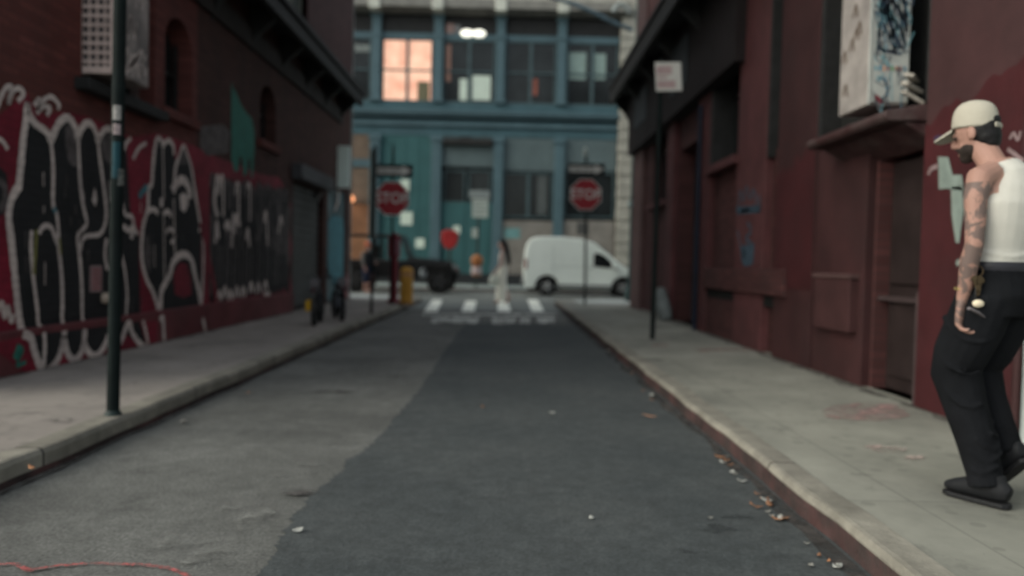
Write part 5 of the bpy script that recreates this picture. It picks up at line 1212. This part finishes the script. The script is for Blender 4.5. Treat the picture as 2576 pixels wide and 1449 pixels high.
# eyes, beard, hair, cap
g = MB(HM)
for s in (-1, 1): g.ell((.090, s*.033, .0), (.010, .013, .008))
g.build('eyes', mat('eye_dark', (.05, .04, .035), .3), man, world=False, smooth=60)
g = MB(HM); g.ell((.030, 0, -.074), (.072, .061, .054)); g.ell((.062, 0, -.104), (.040, .036, .036))
g.tube([(.086, .034, -.072), (.102, .02, -.053), (.106, 0, -.051), (.102, -.02, -.053), (.086, -.034, -.072)], .007, 8)
g.build('beard', mat('black_beard', (.026, .019, .016), .8, .35, 60, .3), man, world=False, mods=lambda o: fluid(o, .006, 3, .5))
g = MB(HM); g.ell((-.028, 0, .0), (.095, .083, .085)); g.ell((-.050, 0, -.045), (.066, .074, .055)); g.ell((-.060, 0, -.075), (.046, .060, .040))
g.build('hair', mat('black_hair', (.010, .0095, .010), .6, .3, 60, .3), man, world=False, mods=lambda o: fluid(o, .006, 3, .5))
m_cap = mat('cream_cap', (.39, .36, .295), .8, .05, 8, .15)
CM = HM @ Matrix.Translation((-.004, 0, .026)) @ Euler((0, R(-20), 0)).to_matrix().to_4x4()
g = MB(CM)
rings = [((0, 0, -.012), (.110, .090)), ((0, 0, .0), (.113, .093)), ((.002, 0, .035), (.111, .092)), ((.006, 0, .072), (.103, .087)), ((.010, 0, .102), (.086, .074)), ((.012, 0, .122), (.060, .052)), ((.012, 0, .132), (.030, .026)), ((.012, 0, .134), (.006, .006))]
g.tube([r[0] for r in rings], [r[1] for r in rings], 24, ref=(1, 0, 0))
for v in g.bm.verts:
    q = CM.inverted() @ v.co
    if q.x > .02: q.x += .014*max(0, q.z/.12)*min(1, (q.x-.02)/.05); v.co = CM @ q
cap = g.build('cap', m_cap, man, world=False, smooth=50, mods=lambda o: o.modifiers.new('sub', 'SUBSURF').__setattr__('levels', 1))
g = MB(CM)
n = 10; up = []; lo = []
outl = [(.085, .082), (.115, .080), (.15, .072), (.175, .055), (.188, .025), (.190, 0), (.188, -.025), (.175, -.055), (.15, -.072), (.115, -.080), (.085, -.082)]
def bz(x, y): return -.004 - .62*(x-.085) - 3.0*y*y
A = [g.v((x, y, bz(x, y)+.004)) for x, y in outl]; B = [g.v((x, y, bz(x, y)-.005)) for x, y in outl]
ci = [g.v((.085+.02*(1-abs(i-5)/5), .08*(5-i)/5, bz(.09, .08*(5-i)/5)+.006)) for i in range(11)]; cj = [g.v((.085+.02*(1-abs(i-5)/5), .08*(5-i)/5, bz(.09, .08*(5-i)/5)-.007)) for i in range(11)]
for i in range(10):
    for q in ((A[i], A[i+1], ci[i+1], ci[i]), (B[i+1], B[i], cj[i], cj[i+1]), (A[i], B[i], B[i+1], A[i+1])): g.bm.faces.new(q)
q_ = g.build('brim', m_cap, man, world=False, smooth=50); q_.parent = cap
g = MB(CM); g.ell((-.088, 0, .030), (.03, .045, .030), n=14); q_ = g.build('opening', MATS['black_hair'], man, world=False, smooth=60); q_.parent = cap
g = MB(CM); g.tube([(-.112, .05, .004), (-.122, 0, .004), (-.112, -.05, .004)], [(.012, .004)]*3, 8, ref=(0, 0, 1)); q_ = g.build('strap', m_cap, man, world=False, smooth=50); q_.parent = cap
# vest
m_vest = mat('white_vest', (.50, .48, .43), .85, .05, 9, .1)
g = MB()
g.tube([(.0, 0, 1.005), (.0, 0, 1.09), (-.015, 0, 1.20), (-.022, 0, 1.28), (-.022, 0, 1.345), (-.018, 0, 1.40), (.005, .0, 1.437)], [(.122, .166), (.120, .158), (.130, .172), (.131, .180), (.118, .150), (.092, .112), (.066, .086)], 24, ref=(1, 0, 0))
for s in (-1, 1): g.tube([(.05, s*.085, 1.34), (.045, s*.095, 1.41), (.0, s*.098, 1.445), (-.06, s*.095, 1.40)], [(.03, .018)]*4, 10, ref=(0, 1, 0))
for zz, f_ in ((1.06, .004), (1.13, .005)): g.tube([(.0+.125*math.cos(a*math.pi/12), .163*math.sin(a*math.pi/12), zz+.008*math.sin(a*1.1)) for a in range(24)], f_, 6, closed=True)
g.build('tank_top', m_vest, man, world=False, mods=lambda o: fluid(o, .007, 5, .5))
# trousers
m_trs = mat('black_trousers', (.0085, .009, .0105), .95, .3, 5, .3, fine=30, spec=.08)
g = MB()
g.tube([(.0, 0, 1.03), (.0, 0, .96), (-.012, 0, .88), (-.012, 0, .80)], [(.122, .163), (.130, .175), (.142, .185), (.12, .165)], 22, ref=(1, 0, 0))
g.tube([(.0, .085, .90), (.045, .10, .76), (.115, .105, .62), (.135, .103, .54), (.085, .10, .42), (.025, .098, .28), (-.03, .097, .14), (-.045, .097, .075)], [.125, .128, .120, .114, .100, .088, .079, .078], 16)
g.tube([(-.01, -.085, .90), (.06, -.095, .76), (.13, -.095, .62), (.155, -.095, .54), (.11, -.093, .42), (.045, -.09, .30), (-.01, -.088, .20)], [.125, .125, .115, .100, .088, .080, .076], 16)
for i in range(6):
    z = .16 + i*.05; g.tube([(-.03+i*.013+.082*math.cos(a*math.pi/6+i), .097+.082*math.sin(a*math.pi/6+i), z + .02*math.sin(a*1.3+i)) for a in range(7)], .007, 6)
for c, rr, zz in (((.10, .105), .115, .60), ((.06, .10), .125, .74), ((.08, .1), .108, .46)):
    g.tube([(c[0]+rr*math.cos(a*math.pi/7-.6), c[1]+rr*math.sin(a*math.pi/7-.6), zz + .05*math.sin(a*.7)) for a in range(9)], .008, 6)
g.build('trousers', m_trs, man, world=False, mods=lambda o: fluid(o, .008, 3, .5))
g = MB(); g.tube([(.126*math.cos(a*math.pi/16), .168*math.sin(a*math.pi/16), 1.012) for a in range(32)], [(.004, .019)]*32, 8, ref=(1, 0, 0), closed=True)
g.build('belt', mat('belt_leather', (.028, .028, .034), .4, .2, 10), man, world=False, smooth=50)
def shoe(T):
    g = MB(T); g.prism([(-.10, -.042), (.06, -.05), (.15, -.046), (.185, -.02), (.185, .02), (.15, .046), (.06, .05), (-.10, .042), (-.118, .02), (-.118, -.02)], 'z', 0, .022); so_ = g.build('sole', mat('shoe_sole', (.012, .012, .013), .6), man, world=False, bevel=.006)
    g = MB(T); g.tube([(-.115, 0, .06), (-.09, 0, .068), (-.02, 0, .075), (.06, 0, .062), (.13, 0, .050), (.178, 0, .042)], [(.03, .030), (.045, .040), (.055, .044), (.042, .048), (.030, .045), (.016, .026)], 14, ref=(0, 0, 1)); g.tube([(-.05, 0, .06), (-.04, 0, .13)], [(.06, .046), (.05, .042)], 12, ref=(1, 0, 0))
    s = g.build('shoe', mat('shoe_black', (.011, .0115, .013), .7, .2, 12), man, world=False, mods=lambda o: fluid(o, .007, 3, .5)); so_.parent = s
shoe(Matrix.Translation((-.035, .097, .002)) @ Euler((0, 0, R(12))).to_matrix().to_4x4())
shoe(Matrix.Translation((-.045, -.088, .115)) @ Euler((0, R(42), R(-4))).to_matrix().to_4x4())
g = MB(); g.tube([(.027+.033*math.cos(a*math.pi/8), .218+.033*math.sin(a*math.pi/8), .915+.004*math.cos(a)) for a in range(16)], .005, 6, closed=True)
g.build('bracelet', mat('gold_bracelet', (.45, .33, .13), .3, .1, 9, metal=.7), man, world=False, smooth=50)
# keys on a cloth hanging from the belt
def mw(p): return man.matrix_basis @ Vector(p) if False else MAN + Vector((p[0]*fwd.normalized().x - p[1]*fwd.normalized().y, p[0]*fwd.normalized().y + p[1]*fwd.normalized().x, p[2]))
kp = mw((-.035, .185, 1.0))
kr = thing('key_ring', 'bunch of brassy keys and pale pouch hanging from a black belt', 'keys', kp)
m_brass = mat('brass_keys', (.10, .07, .04), .35, .3, 20, metal=.6)
g = MB(); g.tube([kp + Vector((.022*math.cos(a*math.pi/8), 0, .022*math.sin(a*math.pi/8)-.01)) for a in range(16)], .003, 6, closed=True); g.build('ring', m_brass, kr, smooth=50)
for i in range(6):
    o_ = kp + Vector((-.024+.009*i, -.008+.003*(i % 3), -.03-.008*(i % 2)))
    T = Matrix.Translation(o_) @ Euler((0, R(-18+7*i), 0)).to_matrix().to_4x4()
    g = MB(T); g.lathe((0, 0, -.012), [(.011, -.002), (.011, .002)], 12, axis='y'); g.box(-.004, .004, -.0015, .0015, -.075, -.02); g.box(.004, .008, -.0014, .0014, -.07, -.045); g.build('key', m_brass, kr)
g = MB(); g.ell(kp + Vector((.0, -.012, -.145)), (.024, .016, .017)); g.build('pouch', mat('pale_pouch', (.70, .60, .44), .5, .1, 9), kr, smooth=60)
g = MB(); g.tube([kp + Vector((-.012, -.004, -.03)), kp + Vector((-.01, -.008, -.13))], .003, 6); g.build('cord', m_black, kr)
g = MB(); g.tube([kp + Vector((-.035, -.006, -.165)), kp + Vector((-.005, -.012, -.18)), kp + Vector((.03, -.006, -.20))], [(.006, .018), (.006, .022), (.004, .01)], 10); g.build('rag', mat('grey_rag', (.14, .125, .13), .9), kr, smooth=60)

def simple_person(root, skin_m, parts, hair=None, head=(0, 0, 1.52), arms=None, legs=None, hs=1.0, zneck=1.36):
    b = MB()
    b.tube([(0, 0, .85), (0, 0, 1.0), (0, 0, 1.15), (0, 0, 1.28), (0, 0, zneck)], [(.09, .13), (.08, .115), (.09, .13), (.09, .15), (.05, .06)], 16, ref=(1, 0, 0))
    b.tube([(0, 0, zneck-.02), (head[0]*.6, head[1], head[2]-.06)], .05, 12)
    b.ell((head[0], head[1], head[2]), (.092, .074, .105)); b.ell((head[0]+.04, head[1], head[2]-.07), (.052, .048, .052)); b.tube([(head[0]+.085, head[1], head[2]+.01), (head[0]+.108, head[1], head[2]-.03), (head[0]+.09, head[1], head[2]-.04)], [.01, .014, .01], 8)
    for s in (-1, 1): b.ell((head[0], head[1]+s*.076, head[2]-.01), (.02, .01, .03))
    for A, hd in arms:
        b.tube(A, [.05, .05, .042, .036, .027][:len(A)], 12); d = Vector(A[-1]) - Vector(A[-2]); hand(b, A[-1], d, hd, (0, 1 if A[0][1] > 0 else -1, 0), .92, .5)
    for L in legs: b.tube(L, [.075, .06, .05, .036], 12); b.tube([L[-1], (L[-1][0]+.14, L[-1][1], .035)], [.04, .03], 10)
    b.build('body', skin_m, root, world=False, mods=lambda o: fluid(o, .008, 4, .5))
    g = MB()
    for s in (-1, 1): g.ell((head[0]+.082, head[1]+s*.03, head[2]+.005), (.01, .012, .007))
    g.build('eyes', MATS['eye_dark'], root, world=False, smooth=60)
# ---- woman on the crosswalk, facing left
p = on_z(1262, 764, .01)
wm = thing('person', 'long haired woman in pale skirt with white bag on the crosswalk', 'person', (p.x, p.y, .01), R(172))
simple_person(wm, skin_mat('rosy_skin', (.46, .30, .25)), None, head=(.03, 0, 1.60), zneck=1.42,
    arms=[([(0, .17, 1.36), (.0, .20, 1.22), (.02, .21, 1.06), (.10, .21, .94), (.16, .20, .86)], (1, 0, 0)), ([(0, -.17, 1.36), (.0, -.20, 1.22), (.0, -.21, 1.06), (.04, -.21, .94), (.08, -.20, .84)], (1, 0, 0))],
    legs=[[(0, .08, .9), (.06, .085, .5), (.03, .085, .25), (.05, .085, .09)], [(0, -.08, .9), (-.02, -.085, .5), (-.10, -.085, .3), (-.20, -.085, .12)]])
m_crm = mat('cream_cloth', (.84, .81, .70), .85, .08, 6, .2)
g = MB(); g.tube([(0, 0, 1.02), (.0, 0, .92), (.02, 0, .62), (.02, 0, .35), (.03, 0, .10)], [(.10, .135), (.125, .165), (.135, .17), (.14, .175), (.15, .185)], 20, ref=(1, 0, 0)); g.build('skirt', m_crm, wm, world=False, mods=lambda o: fluid(o, .012, 3, .5))
g = MB(); g.tube([(0, 0, .98), (0, 0, 1.15), (0, 0, 1.28), (0, 0, 1.38)], [(.105, .135), (.10, .14), (.105, .16), (.075, .11)], 18, ref=(1, 0, 0)); g.build('top', mat('pale_top', (.78, .72, .64), .85, .1, 6), wm, world=False, mods=lambda o: fluid(o, .01, 3, .5))
g = MB(); g.ell((-.0, 0, 1.64), (.10, .09, .10)); g.tube([(-.04, 0, 1.66), (-.10, 0, 1.52), (-.14, 0, 1.34), (-.17, 0, 1.16), (-.2, 0, 1.04)], [(.06, .085), (.07, .10), (.065, .11), (.06, .10), (.03, .05)], 14, ref=(1, 0, 0)); g.build('hair', MATS['black_hair'], wm, world=False, mods=lambda o: fluid(o, .01, 3, .5))
bp = thing('handbag', 'white rounded handbag carried by the woman on the crosswalk', 'bag', (p.x-.22, p.y-.12, .52))
g = MB(); g.tube([(p.x-.22, p.y-.12, .52), (p.x-.22, p.y-.12, .60), (p.x-.20, p.y-.12, .78)], [(.06, .10), (.09, .15), (.05, .10)], 14, ref=(0, 1, 0)); g.build('bag_body', mat('white_bag', (.70, .72, .62), .6, .06, 6), bp, mods=lambda o: fluid(o, .012, 3, .5))
g = MB(); g.tube(curve_pts([(p.x-.25, p.y-.14, .74), (p.x-.20, p.y-.16, .90), (p.x-.15, p.y-.14, .74)], 5), .012, 8); g.build('strap', MATS['white_bag'], bp, smooth=50)
# ---- person beside the black car
q0 = on_y(922, 736, 24.4)
pm = thing('person', 'person in orange beanie, grey sleeved top and navy trousers by car', 'person', (q0.x, 24.4, .004), R(-30))
simple_person(pm, skin_mat('tan_skin', (.34, .19, .15)), None, head=(.03, 0, 1.56), zneck=1.38,
    arms=[([(0, .17, 1.32), (.04, .21, 1.2), (.10, .22, 1.06), (.2, .18, 1.0), (.28, .14, 1.0)], (0, 0, 1)), ([(0, -.17, 1.32), (.0, -.21, 1.2), (.02, -.22, 1.04), (.06, -.22, .92), (.1, -.21, .82)], (1, 0, 0))],
    legs=[[(0, .09, .88), (.02, .095, .5), (.0, .095, .25), (-.02, .095, .09)], [(0, -.09, .88), (.03, -.095, .5), (.01, -.095, .25), (-.02, -.095, .09)]])
g = MB(); g.tube([(0, 0, .86), (0, 0, 1.0), (0, 0, 1.2), (0, 0, 1.33), (.01, 0, 1.39)], [(.125, .17), (.12, .165), (.12, .18), (.10, .17), (.06, .075)], 18, ref=(1, 0, 0))
g.build('jacket', mat('dark_jacket', (.016, .016, .019), .8, .3, 6), pm, world=False, mods=lambda o: fluid(o, .01, 3, .5))
g = MB(); g.tube([(0, .16, 1.33), (.04, .21, 1.2), (.10, .22, 1.06), (.19, .185, 1.0)], [.068, .064, .056, .048], 12); g.tube([(0, -.16, 1.33), (.0, -.21, 1.2), (.02, -.22, 1.04), (.06, -.22, .92)], [.068, .064, .056, .048], 12); g.build('sleeves', mat('grey_sleeve', (.13, .125, .12), .8, .2, 6), pm, world=False, mods=lambda o: fluid(o, .01, 3, .5))
g = MB(); g.tube([(0, 0, .94), (0, 0, .80)], [(.115, .16), (.12, .165)], 16, ref=(1, 0, 0)); g.tube([(0, .09, .88), (.02, .095, .5), (.01, .095, .36)], [.10, .085, .08], 14); g.tube([(0, -.09, .88), (.03, -.095, .5), (.02, -.095, .36)], [.10, .085, .08], 14); g.build('trousers', mat('navy_trousers', (.018, .024, .05), .8, .3, 6), pm, world=False, mods=lambda o: fluid(o, .01, 3, .5))
g = MB(); g.ell((.015, 0, 1.60), (.108, .09, .11), zmin=-.25); g.tube([(.015+.108*math.cos(a*math.pi/10), .09*math.sin(a*math.pi/10), 1.585) for a in range(20)], .016, 6, closed=True); g.build('beanie', mat('orange_knit', (.46, .12, .06), .85, .15, 30, .3), pm, world=False, smooth=60)

# ------------------------------------------------------------------ litter
def leaf_mesh(ln, wd, curl, seed):
    rnd = random.Random(seed); g = MB(); n = 6; rows = []
    for i in range(n+1):
        t = i/n; x = (t-.5)*ln; hw = wd*.5*math.sin(math.pi*min(.97, max(.04, t)))**.8
        z = .004 + curl*(abs(t-.5)*2)**2
        rows.append([(x, -hw, z+curl*.6*rnd.random()), (x, 0, z), (x, hw, z+curl*.5*rnd.random())])
    for A, B in zip(rows, rows[1:]):
        for k in range(2): g.face([A[k], A[k+1], B[k+1], B[k]])
    bmesh.ops.remove_doubles(g.bm, verts=g.bm.verts[:], dist=1e-5)
    return g
def leaf(px, py, ln, rgbm, name, label, cat, group, z=.012, rz=None, aspect=.45, curl=None):
    p = on_z(px, py, z)
    o = leaf_mesh(ln, ln*aspect, curl if curl is not None else ln*.16, px*7+py).build(name, rgbm, None, smooth=60, recalc=False)
    o.location = p; o.rotation_euler = (random.uniform(-.15, .15), random.uniform(-.15, .15), rz if rz is not None else random.uniform(0, 6.28))
    sd = o.modifiers.new('thickness', 'SOLIDIFY'); sd.thickness = .0015
    return tag(o, label, cat, group)
m_lfb = mat('leaf_brown', (.27, .135, .075), .7, .35, 25); m_lfo = mat('leaf_orange', (.42, .20, .10), .7, .3, 25); m_pap = mat('paper_scrap', (.38, .38, .345), .7, .15, 20); m_papd = mat('dull_scrap', (.26, .25, .22), .7, .3, 20)
GL = 'dry leaves along the right gutter'; GP = 'pale paper scraps along the right gutter'
for px, py, ln, k in ((1812, 1152, .060, 1), (1838, 1172, .045, 0), (1828, 1160, .05, 1), (1935, 1272, .065, 0), (1922, 1258, .05, 1), (1905, 1278, .05, 0), (1958, 1310, .055, 1), (1905, 1245, .04, 0), (1640, 1008, .06, 0), (1590, 940, .05, 1), (1560, 905, .05, 0), (1618, 985, .05, 0), (2060, 1400, .035, 0), (2085, 1415, .03, 1), (1975, 1306, .04, 0), (1890, 1270, .035, 0)):
    leaf(px, py, ln, (m_lfb, m_lfo)[k], 'dry_leaf', 'dry brown leaf lying in the right gutter', 'leaf', GL)
for px, py, ln, k in ((1818, 1165, .05, 0), (1843, 1190, .04, 0), (1866, 1213, .05, 0), (1850, 1195, .03, 1), (1928, 1262, .055, 0), (1940, 1300, .03, 1), (1965, 1306, .045, 0), (1932, 1290, .03, 1), (1530, 884, .075, 0), (1545, 888, .05, 1), (1642, 996, .08, 0), (2105, 1430, .04, 0), (2040, 1425, .03, 1), (1830, 1150, .03, 1), (1788, 1305, .022, 1), (2030, 1370, .025, 1), (2110, 1425, .035, 0)):
    leaf(px, py, ln, (m_pap, m_papd)[k], 'paper_scrap', 'small pale paper scrap lying in the right gutter', 'litter', GP, aspect=.7)
leaf(1633, 1048, .105, mat('cardboard', (.50, .27, .17), .8, .2, 20), 'cardboard_strip', 'orange brown cardboard strip on dark asphalt near the right kerb', 'litter', None, rz=0, aspect=.32, curl=.006)
leaf(750, 1337, .045, m_pap, 'crumpled_paper', 'pale crumpled paper on the ragged edge of new asphalt', 'litter', None, aspect=.7)
leaf(1388, 1040, .05, m_pap, 'crumpled_paper', 'pale paper dot in the middle of the dark asphalt', 'litter', None, aspect=.8)
leaf(1488, 1305, .03, m_pap, 'crumpled_paper', 'tiny pale paper dot low on the dark asphalt', 'litter', None, aspect=.8)
leaf(462, 1063, .07, m_papd, 'crumpled_paper', 'grey crumpled paper in the left gutter beside green post', 'litter', None, aspect=.6)
leaf(625, 990, .05, m_lfo, 'dry_leaf', 'single orange leaf on old asphalt by left kerb', 'leaf', None)
leaf(80, 1180, .05, m_lfo, 'dry_leaf', 'single orange leaf lying on the left kerb edge', 'leaf', None, z=.14)
leaf(1215, 1025, .05, m_lfb, 'dry_leaf', 'single brown leaf in the middle of the alley', 'leaf', None)
# pale lump of rubble against the right wall, small debris at the wall foot
a = on_z(1695, 806, .12)
t = MB(); t.tube([(RX-.05, a.y+.3, .12), (RX-.10, a.y+.25, .4), (RX-.16, a.y+.1, .62), (RX-.1, a.y, .3), (RX-.06, a.y-.1, .12)], [.10, .14, .12, .14, .1], 12)
tag(t.build('rubbish_sack', mat('grey_sack', (.15, .165, .16), .6, .3, 6, .2), mods=lambda o: fluid(o, .02, 4, .5)), 'slumped grey rubbish sack against the right wall', 'rubbish sack')
for i, (px, py, s) in enumerate(((2000, 900, .10), (2040, 912, .08), (2075, 925, .07), (1985, 905, .06))):
    a = on_z(px, py, .12); g = MB(); g.ell((a.x, a.y, .12+s*.25), (s, s*.8, s*.35), n=8)
    for v in g.bm.verts: v.co += Vector((random.uniform(-.2, .2)*s, random.uniform(-.2, .2)*s, random.uniform(-.1, .1)*s))
    tag(g.build('debris_lump', mat('debris_grey', (.13, .12, .105), .9, .4, 20)), 'small grey lump of debris at the right wall foot', 'debris', 'debris at the foot of the right wall')
